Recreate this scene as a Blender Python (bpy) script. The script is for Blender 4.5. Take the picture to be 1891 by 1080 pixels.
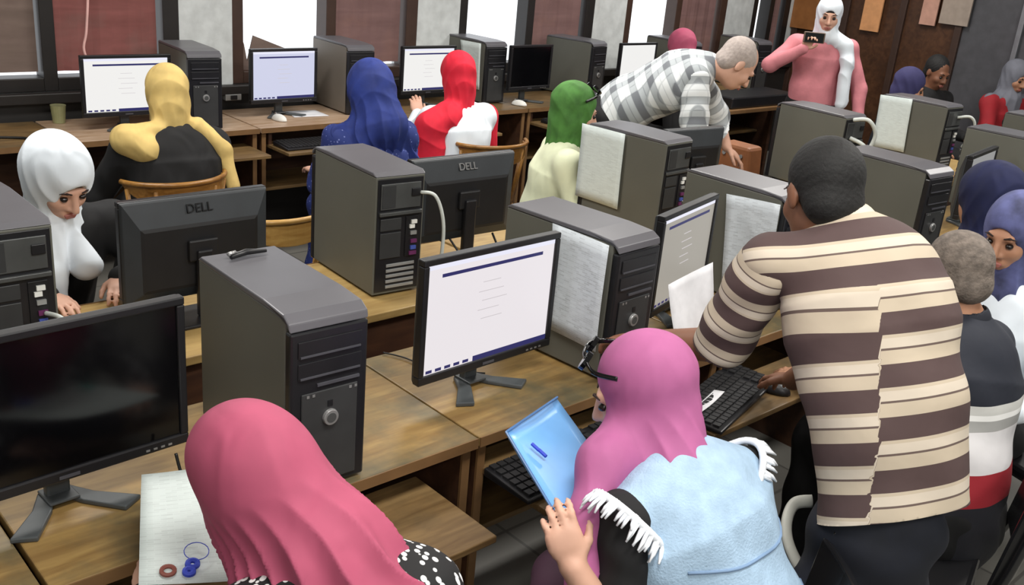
import bpy, math, random
import numpy as np
from mathutils import Vector, Matrix
random.seed(7)
for o in list(bpy.data.objects): bpy.data.objects.remove(o)
S = bpy.context.scene
COL = S.collection

# ------------------------------------------------------------------ camera, world, light, exposure
YAW, PITCH, ROLL, FPX, CAMZ = 0.76643604, 0.35930272, 0.09278014, 1820.8, 1.919
fw = Vector((math.sin(YAW)*math.cos(PITCH), math.cos(YAW)*math.cos(PITCH), -math.sin(PITCH)))
rt = Vector((math.cos(YAW), -math.sin(YAW), 0)); up = rt.cross(fw)
r2 = rt*math.cos(ROLL)+up*math.sin(ROLL); u2 = -rt*math.sin(ROLL)+up*math.cos(ROLL)
cd = bpy.data.cameras.new('camera'); cam = bpy.data.objects.new('camera', cd); COL.objects.link(cam)
cd.sensor_width = 36; cd.lens = FPX*36/1891; cd.clip_start = .05
M = Matrix.Identity(4)
for i in range(3): M[i][0], M[i][1], M[i][2] = r2[i], u2[i], -fw[i]
M.translation = (0, 0, CAMZ); cam.matrix_world = M
S.camera = cam
S.view_settings.view_transform = 'Standard'; S.view_settings.look = 'None'
S.view_settings.gamma = 1; S.view_settings.use_curve_mapping = False
S.view_settings.exposure = 0.0
W = bpy.data.worlds.new('world'); S.world = W; W.use_nodes = True
W.node_tree.nodes['Background'].inputs[0].default_value = (0.93, 0.96, 1.0, 1)
W.node_tree.nodes['Background'].inputs[1].default_value = 1.6
CEIL = 3.1
LAMPS = [(-1.2, -1.2), (1.4, -1.4), (1.0, .6), (3.6, .6), (1.0, 3.5), (3.6, 3.5), (6.4, 1.4), (6.4, 3.9)]  # unseen overhead lamps, added so the rows are lit from above
for i, (x, y) in enumerate(LAMPS):
    ld = bpy.data.lights.new('added_ceiling_light', 'AREA'); ld.shape = 'RECTANGLE'; ld.size = 1.5; ld.size_y = .5
    ld.energy = 53; ld.color = (1, .97, .92)
    lo = bpy.data.objects.new('added_ceiling_light', ld); lo.location = (x, y, CEIL-.14); COL.objects.link(lo)

# ------------------------------------------------------------------ materials
def c(r, g, b):
    f = lambda v: (v/255/12.92) if v/255 <= .04045 else ((v/255+.055)/1.055)**2.4
    return (f(r), f(g), f(b), 1)
def newmat(n):
    m = bpy.data.materials.new(n); m.use_nodes = True
    return m, m.node_tree.nodes, m.node_tree.links, m.node_tree.nodes['Principled BSDF']
def pm(n, col, rough=.6, metal=0, var=.12, scale=14, bump=0, bscale=60, coat=0, sheen=0, folds=0):
    m, N, L, B = newmat(n)
    B.inputs['Roughness'].default_value = rough; B.inputs['Metallic'].default_value = metal
    if coat: B.inputs['Coat Weight'].default_value = coat
    if sheen: B.inputs['Sheen Weight'].default_value = sheen
    tc = N.new('ShaderNodeTexCoord'); nz = N.new('ShaderNodeTexNoise'); nz.inputs['Scale'].default_value = scale
    nz.inputs['Detail'].default_value = 4
    L.new(tc.outputs['Object'], nz.inputs['Vector'])
    cr = N.new('ShaderNodeValToRGB'); cr.color_ramp.elements[0].position = .3; cr.color_ramp.elements[1].position = .7
    cr.color_ramp.elements[0].color = tuple(v*(1-var) for v in col[:3])+(1,)
    cr.color_ramp.elements[1].color = tuple(min(1, v*(1+var)) for v in col[:3])+(1,)
    L.new(nz.outputs['Fac'], cr.inputs[0]); L.new(cr.outputs[0], B.inputs['Base Color'])
    if folds:
        mp = N.new('ShaderNodeMapping'); mp.inputs['Scale'].default_value = (11, 11, 4); mp.inputs['Rotation'].default_value = (.35, .4, 0); L.new(tc.outputs['Object'], mp.inputs[0])
        n3 = N.new('ShaderNodeTexNoise'); n3.inputs['Scale'].default_value = 1; n3.inputs['Detail'].default_value = 1; n3.inputs['Roughness'].default_value = .45; n3.inputs['Distortion'].default_value = .7; L.new(mp.outputs[0], n3.inputs['Vector'])
        bp = N.new('ShaderNodeBump'); bp.inputs['Strength'].default_value = folds; bp.inputs['Distance'].default_value = .03
        L.new(n3.outputs['Fac'], bp.inputs['Height']); L.new(bp.outputs[0], B.inputs['Normal'])
    if bump:
        n2 = N.new('ShaderNodeTexNoise'); n2.inputs['Scale'].default_value = bscale; L.new(tc.outputs['Object'], n2.inputs['Vector'])
        bp = N.new('ShaderNodeBump'); bp.inputs['Strength'].default_value = bump; bp.inputs['Distance'].default_value = .004
        L.new(n2.outputs['Fac'], bp.inputs['Height']); L.new(bp.outputs[0], B.inputs['Normal'])
    return m
def emis(n, col, s):
    m, N, L, B = newmat(n); B.inputs['Base Color'].default_value = (0, 0, 0, 1)
    B.inputs['Emission Color'].default_value = col; B.inputs['Emission Strength'].default_value = s
    B.inputs['Roughness'].default_value = .3
    return m
def wood(n, light, dark, stain, rough=.45, scale=1.0, stain_amt=.55):
    m, N, L, B = newmat(n); B.inputs['Roughness'].default_value = rough
    tc = N.new('ShaderNodeTexCoord'); mp = N.new('ShaderNodeMapping'); mp.inputs['Scale'].default_value = (3*scale, 22*scale, 22*scale)
    L.new(tc.outputs['Object'], mp.inputs[0])
    nz = N.new('ShaderNodeTexNoise'); nz.inputs['Scale'].default_value = 2.0; nz.inputs['Detail'].default_value = 6; nz.inputs['Distortion'].default_value = .6
    L.new(mp.outputs[0], nz.inputs['Vector'])
    cr = N.new('ShaderNodeValToRGB'); cr.color_ramp.elements[0].position = .3; cr.color_ramp.elements[1].position = .72
    cr.color_ramp.elements[0].color = dark; cr.color_ramp.elements[1].color = light
    L.new(nz.outputs['Fac'], cr.inputs[0])
    n2 = N.new('ShaderNodeTexNoise'); n2.inputs['Scale'].default_value = 3.6; n2.inputs['Detail'].default_value = 5; n2.inputs['Roughness'].default_value = .6
    L.new(tc.outputs['Object'], n2.inputs['Vector'])
    c2 = N.new('ShaderNodeValToRGB'); c2.color_ramp.elements[0].position = .45; c2.color_ramp.elements[1].position = .66
    c2.color_ramp.elements[0].color = (0, 0, 0, 1); c2.color_ramp.elements[1].color = (stain_amt,)*3+(1,)
    L.new(n2.outputs['Fac'], c2.inputs[0])
    mx = N.new('ShaderNodeMix'); mx.data_type = 'RGBA'; mx.inputs[7].default_value = stain
    L.new(c2.outputs[0], mx.inputs[0]); L.new(cr.outputs[0], mx.inputs[6]); L.new(mx.outputs[2], B.inputs['Base Color'])
    return m
def paper_mat(n, tint, ink=.55, rows=70):
    m, N, L, B = newmat(n); B.inputs['Roughness'].default_value = .75
    tc = N.new('ShaderNodeTexCoord'); mp = N.new('ShaderNodeMapping'); mp.inputs['Scale'].default_value = (1, 1, 1)
    L.new(tc.outputs['UV'], mp.inputs[0])
    br = N.new('ShaderNodeTexBrick'); br.inputs['Scale'].default_value = 12
    br.inputs['Mortar Size'].default_value = .035; br.inputs['Row Height'].default_value = .22; br.inputs['Brick Width'].default_value = .9
    br.inputs['Mortar Smooth'].default_value = .6
    br.inputs['Color1'].default_value = tuple(v*ink for v in tint[:3])+(1,); br.inputs['Color2'].default_value = tint; br.inputs['Mortar'].default_value = tint
    L.new(mp.outputs[0], br.inputs['Vector'])
    nz = N.new('ShaderNodeTexNoise'); nz.inputs['Scale'].default_value = 5; L.new(tc.outputs['UV'], nz.inputs['Vector'])
    mx = N.new('ShaderNodeMix'); mx.data_type = 'RGBA'; mx.inputs[7].default_value = tint
    L.new(nz.outputs['Fac'], mx.inputs[0]); L.new(br.outputs[0], mx.inputs[6]); L.new(mx.outputs[2], B.inputs['Base Color'])
    return m
def attr_ramp(n, stops, rough=.8, bump=.25):
    m, N, L, B = newmat(n); B.inputs['Roughness'].default_value = rough
    at = N.new('ShaderNodeAttribute'); at.attribute_name = 'stripe'
    fr = N.new('ShaderNodeMath'); fr.operation = 'FRACT'; L.new(at.outputs['Fac'], fr.inputs[0])
    cr = N.new('ShaderNodeValToRGB'); cr.color_ramp.interpolation = 'CONSTANT'
    e = cr.color_ramp.elements
    e[0].position = stops[0][0]; e[0].color = stops[0][1]; e[1].position = stops[1][0]; e[1].color = stops[1][1]
    for p, col in stops[2:]:
        k = e.new(p); k.color = col
    L.new(fr.outputs[0], cr.inputs[0]); L.new(cr.outputs[0], B.inputs['Base Color'])
    tc = N.new('ShaderNodeTexCoord'); nz = N.new('ShaderNodeTexNoise'); nz.inputs['Scale'].default_value = 18; L.new(tc.outputs['Object'], nz.inputs['Vector'])
    bp = N.new('ShaderNodeBump'); bp.inputs['Strength'].default_value = bump; bp.inputs['Distance'].default_value = .01
    L.new(nz.outputs['Fac'], bp.inputs['Height']); L.new(bp.outputs[0], B.inputs['Normal'])
    return m
def plaid_mat(n):
    m, N, L, B = newmat(n); B.inputs['Roughness'].default_value = .8
    def wave(an, k, lo, hi):
        at = N.new('ShaderNodeAttribute'); at.attribute_name = an
        mu = N.new('ShaderNodeMath'); mu.operation = 'MULTIPLY'; mu.inputs[1].default_value = k; L.new(at.outputs['Fac'], mu.inputs[0])
        sn = N.new('ShaderNodeMath'); sn.operation = 'SINE'; L.new(mu.outputs[0], sn.inputs[0])
        mr = N.new('ShaderNodeMapRange'); mr.inputs[1].default_value = lo; mr.inputs[2].default_value = hi; L.new(sn.outputs[0], mr.inputs[0])
        return mr.outputs[0]
    a = wave('stripe', 65, .1, .7); b = wave('across', 65, .1, .7); a2 = wave('stripe', 195, .8, .95); b2 = wave('across', 195, .8, .95)
    ad = N.new('ShaderNodeMath'); ad.operation = 'ADD'; L.new(a, ad.inputs[0]); L.new(b, ad.inputs[1])
    mx = N.new('ShaderNodeMath'); mx.operation = 'MAXIMUM'; L.new(a2, mx.inputs[0]); L.new(b2, mx.inputs[1])
    m3 = N.new('ShaderNodeMath'); m3.operation = 'MULTIPLY_ADD'; m3.inputs[1].default_value = .5; L.new(mx.outputs[0], m3.inputs[0]); L.new(ad.outputs[0], m3.inputs[2])
    cr = N.new('ShaderNodeValToRGB'); e = cr.color_ramp.elements
    e[0].color = c(226, 230, 232); e[1].color = c(112, 116, 122); e[0].position = .05; e[1].position = 1
    k = e.new(.5); k.color = c(172, 178, 182)
    hf = N.new('ShaderNodeMath'); hf.operation = 'MULTIPLY'; hf.inputs[1].default_value = .5; L.new(m3.outputs[0], hf.inputs[0])
    L.new(hf.outputs[0], cr.inputs[0]); L.new(cr.outputs[0], B.inputs['Base Color'])
    return m
def fleck_mat(n, base, fleck, scale=55, th=.52, stretch=(1, 1, .35)):
    m, N, L, B = newmat(n); B.inputs['Roughness'].default_value = .8
    tc = N.new('ShaderNodeTexCoord'); mp = N.new('ShaderNodeMapping'); mp.inputs['Scale'].default_value = stretch; mp.inputs['Rotation'].default_value = (.6, .3, .5)
    L.new(tc.outputs['Object'], mp.inputs[0])
    vo = N.new('ShaderNodeTexVoronoi'); vo.inputs['Scale'].default_value = scale; L.new(mp.outputs[0], vo.inputs['Vector'])
    mr = N.new('ShaderNodeMapRange'); mr.inputs[1].default_value = th-.22; mr.inputs[2].default_value = th-.18; mr.inputs[3].default_value = 1; mr.inputs[4].default_value = 0
    L.new(vo.outputs['Distance'], mr.inputs[0])
    mx = N.new('ShaderNodeMix'); mx.data_type = 'RGBA'; mx.inputs[6].default_value = base; mx.inputs[7].default_value = fleck
    L.new(mr.outputs[0], mx.inputs[0]); L.new(mx.outputs[2], B.inputs['Base Color'])
    return m
def tile_mat(n):
    m, N, L, B = newmat(n); B.inputs['Roughness'].default_value = .35
    tc = N.new('ShaderNodeTexCoord'); br = N.new('ShaderNodeTexBrick'); br.offset = 0; br.inputs['Scale'].default_value = 1
    br.inputs['Brick Width'].default_value = .4; br.inputs['Row Height'].default_value = .4; br.inputs['Mortar Size'].default_value = .006
    br.inputs['Color1'].default_value = c(122, 120, 114); br.inputs['Color2'].default_value = c(112, 110, 105); br.inputs['Mortar'].default_value = c(90, 88, 84)
    L.new(tc.outputs['Object'], br.inputs['Vector']); L.new(br.outputs[0], B.inputs['Base Color'])
    return m

MT = dict(
 plaster=pm('white_plaster', c(196, 200, 200), .8, bump=.2), ceil=pm('ceiling_paint', c(215, 214, 208), .9),
 frame=pm('dark_brown_frame', c(62, 44, 36), .45), bframe=pm('black_frame', c(30, 27, 26), .45),
 blind=wood('maroon_blind', c(128, 98, 96), c(108, 80, 78), c(134, 100, 92), .8, .3),
 redblind=wood('red_blind', c(140, 84, 80), c(118, 68, 64), c(120, 90, 84), .8, .3), brownblind=wood('brown_blind', c(122, 104, 96), c(104, 88, 80), c(98, 80, 74), .8, .3),
 darkpanel=pm('dark_panel', c(38, 36, 35), .5), panel=wood('brown_wall_wood', c(92, 62, 42), c(66, 42, 28), c(50, 34, 26), .35, .5),
 partition=pm('grey_partition', c(84, 84, 88), .2, var=.1), alu=pm('aluminium', c(160, 162, 168), .35, .8),
 floor=tile_mat('floor_tiles'),
 desk=wood('stained_desk_wood', c(156, 128, 78), c(122, 94, 54), c(72, 74, 60), .4, 1, .8),
 desk2=wood('tan_desk_wood', c(184, 156, 100), c(156, 126, 76), c(130, 106, 66), .4, 1, .4),
 desk3=wood('pale_desk_wood', c(196, 172, 150), c(160, 130, 100), c(150, 118, 84), .35, 1, .4),
 edge=pm('desk_edging', c(116, 86, 54), .5), side=wood('desk_side_brown', c(88, 58, 38), c(62, 38, 26), c(44, 30, 24), .5, .6),
 tray=wood('tray_wood', c(134, 108, 70), c(100, 76, 46), c(66, 60, 46), .45, 1, .6),
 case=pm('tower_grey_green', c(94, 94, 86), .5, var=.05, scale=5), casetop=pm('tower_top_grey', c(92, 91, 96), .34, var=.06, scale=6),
 casesunlit=pm('tower_sunlit_beige', c(122, 114, 104), .5, var=.05, scale=5),  # casesunlit: same tower plastic, sunlight put into a paler beige
 black=pm('black_plastic', c(26, 26, 29), .38, var=.15), bezel=pm('front_bezel_black', c(30, 30, 33), .3), panelgrey=pm('front_panel_grey', c(52, 53, 54), .42),
 gloss=pm('gloss_strip', c(120, 124, 138), .15), drv=pm('drive_lip', c(74, 74, 80), .3),
 silver=pm('silver_button', c(168, 168, 168), .3, .6), steel=pm('rear_steel', c(92, 94, 94), .4, .5), slot=pm('slot_covers', c(170, 172, 172), .35, .5),
 port=pm('port_violet', c(96, 40, 84), .5), portb=pm('port_blue', c(66, 84, 160), .5), white=pm('white_plastic', c(225, 225, 220), .5),
 mback=pm('monitor_back', c(44, 48, 52), .5), mdark=pm('monitor_back_dark', c(22, 22, 24), .5), mfoot=pm('monitor_foot', c(70, 74, 76), .35),
 off=pm('screen_off', c(6, 6, 8), .12, var=0), logo=pm('logo_dark', c(16, 16, 18), .3),
 scr=emis('screen_white', (0.90, 0.85, 0.88, 1), .92), scrl=emis('screen_lilac', (.74, .76, .96, 1), .85), scrg=emis('screen_beige', (.46, .43, .38, 1), .8), scrw=emis('screen_plain', (.93, .92, .9, 1), .95), scrd=emis('screen_dim', (.36, .36, .36, 1), .8),
 bar=emis('screen_navy_bar', (.03, .03, .13, 1), 1), bar2=emis('screen_light_bar', (.82, .82, .95, 1), 1), txt=emis('screen_text', (.62, .58, .6, 1), 1),
 key=pm('keycaps', c(34, 34, 36), .5), paper=paper_mat('printed_paper', c(205, 212, 218)), paperg=paper_mat('pale_green_paper', c(214, 224, 222), .75), paperw=pm('plain_paper', c(222, 222, 226), .7),
 folder=pm('blue_folder', c(112, 168, 226), .25, var=.18, scale=4), foldedge=pm('folder_edge', c(70, 110, 160), .3),
 cable=pm('black_cable', c(18, 18, 18), .5), wcable=pm('white_cable', c(200, 205, 200), .5),
 vinyl=pm('black_vinyl', c(22, 22, 24), .22), tube=pm('black_tube', c(20, 20, 22), .25, coat=.5), bent=wood('bentwood', c(150, 106, 52), c(108, 70, 30), c(190, 140, 66), .3, 1.4, .5),
 bentpale=wood('pale_bentwood', c(206, 166, 96), c(170, 124, 62), c(120, 80, 40), .35, 1.2, .4),
 skin=pm('skin_light', c(205, 160, 138), .55, var=.06), skinm=pm('skin_medium', c(176, 128, 100), .55, var=.06), skind=pm('skin_brown', c(126, 84, 62), .5, var=.08),
 eye=pm('eye_dark', c(28, 20, 18), .25), brow=pm('eyebrow_dark', c(44, 30, 26), .8), lip=pm('lips', c(158, 96, 86), .5),
 hairb=pm('black_hair', c(14, 13, 13), .75, var=.4, scale=60, bump=.35, bscale=160), hairg=pm('grey_hair', c(108, 98, 90), .8, var=.35, scale=50, bump=.5, bscale=160), hairw=pm('white_hair', c(172, 160, 154), .8, var=.15, scale=50, bump=.3, bscale=160),
 ypink=pm('rose_scarf', c(168, 74, 102), .75, var=.07, folds=0.45), purple=pm('mauve_scarf', c(170, 92, 140), .75, var=.07, folds=0.45), yellow=pm('yellow_scarf', c(208, 180, 112), .8, var=.16, scale=12, folds=0.6),
 blue=pm('royal_blue_scarf', c(32, 50, 122), .8, var=.3, scale=10, folds=0.6), red=pm('red_scarf', c(216, 28, 54), .8, var=.12, folds=0.6), green=pm('green_scarf', c(72, 122, 54), .8, var=.25, scale=20, folds=0.6),
 whites=pm('white_scarf', c(226, 234, 242), .8, var=.03, folds=0.6), cream=pm('cream_shirt', c(232, 238, 204), .8, var=.06, folds=0.6), navy=pm('navy_cloth', c(18, 24, 62), .85, var=.2, folds=0.6),
 blackc=pm('black_cloth', c(16, 16, 18), .85, var=.25, folds=0.6), darknavy=pm('dark_trousers', c(18, 22, 34), .8, var=.25), beige=pm('beige_collar', c(200, 188, 170), .8), pinkc=pm('pink_jumper', c(208, 130, 138), .85, var=.08, bump=.3),
 bluefl=fleck_mat('blue_flecked_cloth', c(34, 50, 116), c(110, 120, 180), 60, .42, (1, 1, 1)), fleck=fleck_mat('black_white_print', c(18, 18, 20), c(225, 225, 225), 62, .56, (1, 1, .45)),
 violet=pm('blue_violet_scarf', c(78, 82, 124), .8, var=.55, scale=16, folds=0.6), duskviolet=pm('dusky_violet_scarf', c(52, 50, 92), .85), duskgrey=pm('dusky_grey_scarf', c(110, 112, 122), .85), denim=pm('light_denim', c(160, 186, 210), .85, var=.1, scale=30, bump=.4, bscale=200), seam=pm('denim_seam', c(118, 144, 176), .8), fringe=pm('white_fringe', c(226, 230, 236), .8),
 maroon=pm('maroon_skirt', c(84, 52, 72), .8), redcl=pm('dark_red_cloth', c(150, 26, 36), .8), shoe=pm('black_shoe', c(14, 14, 14), .4), leather=pm('brown_leather', c(140, 88, 54), .5),
 orangep=pm('orange_paper', c(214, 154, 104), .7), pinkp=pm('pink_paper', c(196, 150, 132), .7), greyp=pm('grey_paper', c(160, 146, 134), .7), orangew=pm('orange_wood', c(150, 98, 54), .5),
 glass=pm('dark_lens', c(12, 12, 14), .08), cup=pm('yellow_glass', c(150, 150, 110), .2), phone=pm('phone_brown', c(112, 92, 78), .4), pinkcord=pm('pink_cord', c(226, 178, 172), .7),
 stampb=pm('stamp_blue', c(50, 70, 190), .6), stampr=pm('photo_brown', c(130, 70, 60), .6), teal=pm('teal_ink', c(120, 206, 196), .6), greyband=pm('grey_band', c(176, 176, 168), .5), lamp=pm('lamp_housing', c(225, 225, 225), .5),
)
BR, BG, BL2 = c(76, 58, 57), c(186, 172, 152), c(200, 188, 172)
MT['stripes'] = attr_ramp('brown_beige_stripes', [(0, BR), (.44, BG), (.70, c(96, 80, 74)), (.745, BL2), (.93, BG)])
MT['plaid'] = plaid_mat('grey_plaid')
MT['polo'] = attr_ramp('banded_polo', [(0, c(26, 30, 42)), (.36, c(200, 200, 196)), (.42, c(236, 236, 234)), (.455, c(160, 160, 158)), (.52, c(214, 212, 214)), (.76, c(150, 30, 42)), (.95, c(26, 26, 34))])

# ------------------------------------------------------------------ mesh helpers
class MB:
    def __init__(s): s.v = []; s.f = []; s.m = []; s.uv = None
    def box(s, x0, x1, y0, y1, z0, z1, mi=0, R=None, o=None):
        b = len(s.v)
        for z in (z0, z1):
            for x, y in ((x0, y0), (x1, y0), (x1, y1), (x0, y1)):
                p = Vector((x, y, z))
                if R is not None: p = R @ p
                if o is not None: p = p + Vector(o)
                s.v.append(tuple(p))
        for q in ((0, 3, 2, 1), (4, 5, 6, 7), (0, 1, 5, 4), (1, 2, 6, 5), (2, 3, 7, 6), (3, 0, 4, 7)):
            s.f.append(tuple(b+i for i in q)); s.m.append(mi)
        return s
    def poly(s, pts, mi=0):
        b = len(s.v); s.v += [tuple(p) for p in pts]; s.f.append(tuple(range(b, b+len(pts)))); s.m.append(mi); return s
    def tube(s, path, r, n=8, mi=0, flat=None):
        P = [Vector(p) for p in path]; b = len(s.v); rr = r if isinstance(r, (list, tuple)) else [r]*len(P)
        prev = None
        for i, p in enumerate(P):
            t = (P[min(i+1, len(P)-1)]-P[max(i-1, 0)]).normalized()
            a = prev if prev is not None else (Vector((0, 0, 1)) if abs(t.z) < .9 else Vector((1, 0, 0)))
            x = (a - t*a.dot(t)).normalized(); y = t.cross(x); prev = x
            for k in range(n):
                an = 2*math.pi*k/n; s.v.append(tuple(p + (x*math.cos(an) + y*math.sin(an)*(flat or 1))*rr[i]))
        for i in range(len(P)-1):
            for k in range(n):
                s.f.append((b+i*n+k, b+i*n+(k+1) % n, b+(i+1)*n+(k+1) % n, b+(i+1)*n+k)); s.m.append(mi)
        s.f.append(tuple(b+k for k in reversed(range(n)))); s.m.append(mi)
        s.f.append(tuple(b+(len(P)-1)*n+k for k in range(n))); s.m.append(mi)
        return s
    def prism(s, prof, axis, a0, a1, mi=0):
        # prof: 2D loop in the plane perpendicular to axis 'x' (y,z) / 'y' (x,z) / 'z' (x,y)
        b = len(s.v); n = len(prof)
        for a in (a0, a1):
            for p, q in prof:
                s.v.append({'x': (a, p, q), 'y': (p, a, q), 'z': (p, q, a)}[axis])
        s.f.append(tuple(b+i for i in range(n))); s.f.append(tuple(b+n+i for i in reversed(range(n)))); s.m += [mi, mi]
        for i in range(n):
            j = (i+1) % n; s.f.append((b+i, b+n+i, b+n+j, b+j)); s.m.append(mi)
        return s
    def build(s, name, mats, parent=None, bevel=0, smooth=False, loc=None, fix=True):
        me = bpy.data.meshes.new(name); me.from_pydata(s.v, [], s.f); me.update()
        if not isinstance(mats, (list, tuple)): mats = [mats]
        for m in mats: me.materials.append(m)
        me.polygons.foreach_set('material_index', s.m)
        if fix:
            import bmesh
            bm = bmesh.new(); bm.from_mesh(me); bmesh.ops.recalc_face_normals(bm, faces=bm.faces); bm.to_mesh(me); bm.free()
        if smooth: me.polygons.foreach_set('use_smooth', [True]*len(me.polygons))
        o = bpy.data.objects.new(name, me); COL.objects.link(o)
        if parent: o.parent = parent
        if loc: o.location = loc
        if bevel:
            bv = o.modifiers.new('bevel', 'BEVEL'); bv.width = bevel; bv.segments = 2; bv.limit_method = 'ANGLE'; bv.angle_limit = .6
        return o
def box(x0, x1, y0, y1, z0, z1): return MB().box(x0, x1, y0, y1, z0, z1)
def tag(o, label, cat, group=None, kind=None):
    if label: o['label'] = label
    if cat: o['category'] = cat
    if group: o['group'] = group
    if kind: o['kind'] = kind
    return o
def thing(name, label, cat, loc=(0, 0, 0), rz=0, group=None):
    o = bpy.data.objects.new(name, None); o.empty_display_size = .1; COL.objects.link(o); o.location = loc; o.rotation_euler = (0, 0, rz)
    return tag(o, label, cat, group)
KIDS = {}
def dup(root, loc, rz, label, group=None):
    def cp(o, par):
        n = o.copy(); COL.objects.link(n)
        if par: n.parent = par
        for ch in o.children: cp(ch, n)
        return n
    r = cp(root, None); r.location = loc; r.rotation_euler = (0, 0, rz); r['label'] = label
    if group: r['group'] = group
    return r
def struct(name, mb, mat, bevel=0, smooth=False):
    o = mb.build(name, mat, bevel=bevel, smooth=smooth); o['kind'] = 'structure'; return o
def curve_pts(pts, n=8):
    P = [Vector(p) for p in pts]; out = []
    for i in range(len(P)-1):
        p0, p1, p2, p3 = P[max(i-1, 0)], P[i], P[i+1], P[min(i+2, len(P)-1)]
        for k in range(n):
            t = k/n; out.append(.5*((2*p1)+(p2-p0)*t+(2*p0-5*p1+4*p2-p3)*t*t+(3*p1-p0-3*p2+p3)*t**3))
    out.append(P[-1]); return out
def text_obj(name, body, size, mat, parent, loc, rot, ext=.001):
    cu = bpy.data.curves.new(name, 'FONT'); cu.body = body; cu.size = size; cu.extrude = ext; cu.align_x = 'CENTER'; cu.align_y = 'CENTER'
    t = bpy.data.objects.new('tmp', cu); COL.objects.link(t)
    bpy.context.view_layer.update()
    me = bpy.data.meshes.new_from_object(t.evaluated_get(bpy.context.evaluated_depsgraph_get()))
    bpy.data.objects.remove(t); me.name = name
    o = bpy.data.objects.new(name, me); me.materials.clear(); me.materials.append(mat); COL.objects.link(o); o.parent = parent; o.location = loc; o.rotation_euler = rot
    return o

# ------------------------------------------------------------------ room
struct('floor', box(-3, 8.8, -3, 5.75, -.05, 0), MT['floor'])
struct('ceiling', box(-3, 8.8, -3, 5.75, CEIL, CEIL+.1), MT['ceil'])
struct('wall_front', box(-3, 8.8, -3.15, -3, 0, CEIL), MT['plaster'])
struct('wall_left', box(-3.15, -3, -3, 5.75, 0, CEIL), MT['plaster'])
WY = 5.42
wl = MB().box(-3, 8.8, WY, WY+.25, 0, .88).box(-3, 8.8, WY, WY+.25, 2.6, CEIL)
PIL = [(-1.1, -.75), (.72, 1.05), (2.45, 2.77), (4.10, 4.46), (5.80, 6.17), (7.50, 7.90), (8.5, 8.8)]
for a, b in PIL: wl.box(a, b, WY-.02, WY+.25, .86, 2.62)
struct('wall_back', wl, MT['plaster'])
struct('trim_1', box(-3, 8.58, WY-.05, WY-.021, .0, .86), MT['darkpanel'])
struct('trim_2', box(-3, 8.58, WY-.1, WY-.051, .83, .885), MT['bframe'], .006)
wn = 0
for i in range(len(PIL)-1):
    a, b = PIL[i][1], PIL[i+1][0]
    if b-a < .5: continue
    wn += 1
    mid = (a+b)/2
    w = bpy.data.objects.new('window_%d' % wn, None); COL.objects.link(w); w.location = (mid, WY, .88); w['kind'] = 'structure'
    h = 1.72; L = a-mid; R_ = b-mid
    fr = MB()
    fr.box(L, L+.07, -.02, .1, 0, h); fr.box(R_-.09, R_, -.02, .1, 0, h); fr.box(-.035, .035, -.02, .1, 0, h); fr.box(L+.07, R_-.09, -.02, .1, h-.06, h); fr.box(L+.07, -.035, -.02, .1, 0, .07); fr.box(.035, R_-.09, -.02, .1, 0, .07)
    fr.build('window_frame', MT['bframe'] if i % 2 else MT['frame'], w, .004)
    # right sash: blind pulled down with a bright slit of daylight beside it
    bl = MB()
    n = 14
    x0, x1 = .05, R_-.112
    for k in range(n+1):
        x = x0+(x1-x0)*k/n; bl.v += [(x, .03+.006*math.sin(k*1.7), .095), (x, .03+.006*math.sin(k*1.7+.3), h-.07), (x, .042+.006*math.sin(k*1.7), .095), (x, .042+.006*math.sin(k*1.7+.3), h-.07)]
    for k in range(n):
        q = 4*k; bl.f += [(q, q+4, q+5, q+1), (q+2, q+3, q+7, q+6), (q, q+2, q+6, q+4), (q+1, q+5, q+7, q+3)]; bl.m += [0]*4
    bl.f += [(0, 1, 3, 2), (4*n, 4*n+2, 4*n+3, 4*n+1)]; bl.m += [0, 0]
    bl.build('blind', MT['redblind'] if i == 1 else MT['blind'], w, smooth=False)
    if i in (0, 1):
        bx = MB().box(L+.07, -.046, .03, .042, .095, h-.07); bx.build('blind', MT['brownblind'], w)
    elif i == 2:
        # torn corner of the blind left hanging in the bright sash
        tr = MB().prism([(L+.07, .07), (L+.07, .30), (L+.10, .22), (L+.12, .12), (L+.16, .27), (-.035, .1), (-.035, .07)], 'y', .03, .04); tr.build('blind_remnant', MT['brownblind'], w)
# end wall with wooden panelling and grey glazed partition
struct('wall_right', box(8.6, 8.8, 3.78, WY, 0, CEIL), MT['panel'])
for k, y in enumerate((3.8, 4.32, 4.86, 5.36)): struct('trim_%d' % (3+k), box(8.565, 8.599, y-.03, y+.03, .0, CEIL), MT['frame'], .004)
struct('wall_side', box(8.6, 8.8, -3.0, 3.78, 0, CEIL), MT['partition'])
for k, y in enumerate((3.3, 3.12, 2.7, 2.1)): struct('trim_%d' % (8+k), box(8.56, 8.599, y-.02, y+.02, 0, CEIL), MT['alu'], .003)
for nm, y0, y1, z0, z1, mt, lb in [('wall_board', 5.14, 5.4, 1.2, 1.75, 'orangew', 'light brown wooden board on the dark end wall beside the last window'),
                           ('paper_sheet', 4.50, 4.68, 1.27, 1.8, 'orangep', 'orange paper strip on the dark wooden wall right of the standing woman'),
                           ('paper_sheet', 4.0, 4.14, 1.39, 1.85, 'pinkp', 'narrow pinkish paper on the end wall left of a wide grey sheet'),
                           ('paper_sheet', 3.72, 3.97, 1.42, 1.9, 'greyp', 'wide grey paper sheet on the end wall where wood meets grey partition')]:
    tag(box(8.545, 8.564, y0, y1, z0, z1).build(nm, MT[mt], bevel=.002), lb, 'paper', 'sheets on the end wall')
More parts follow.
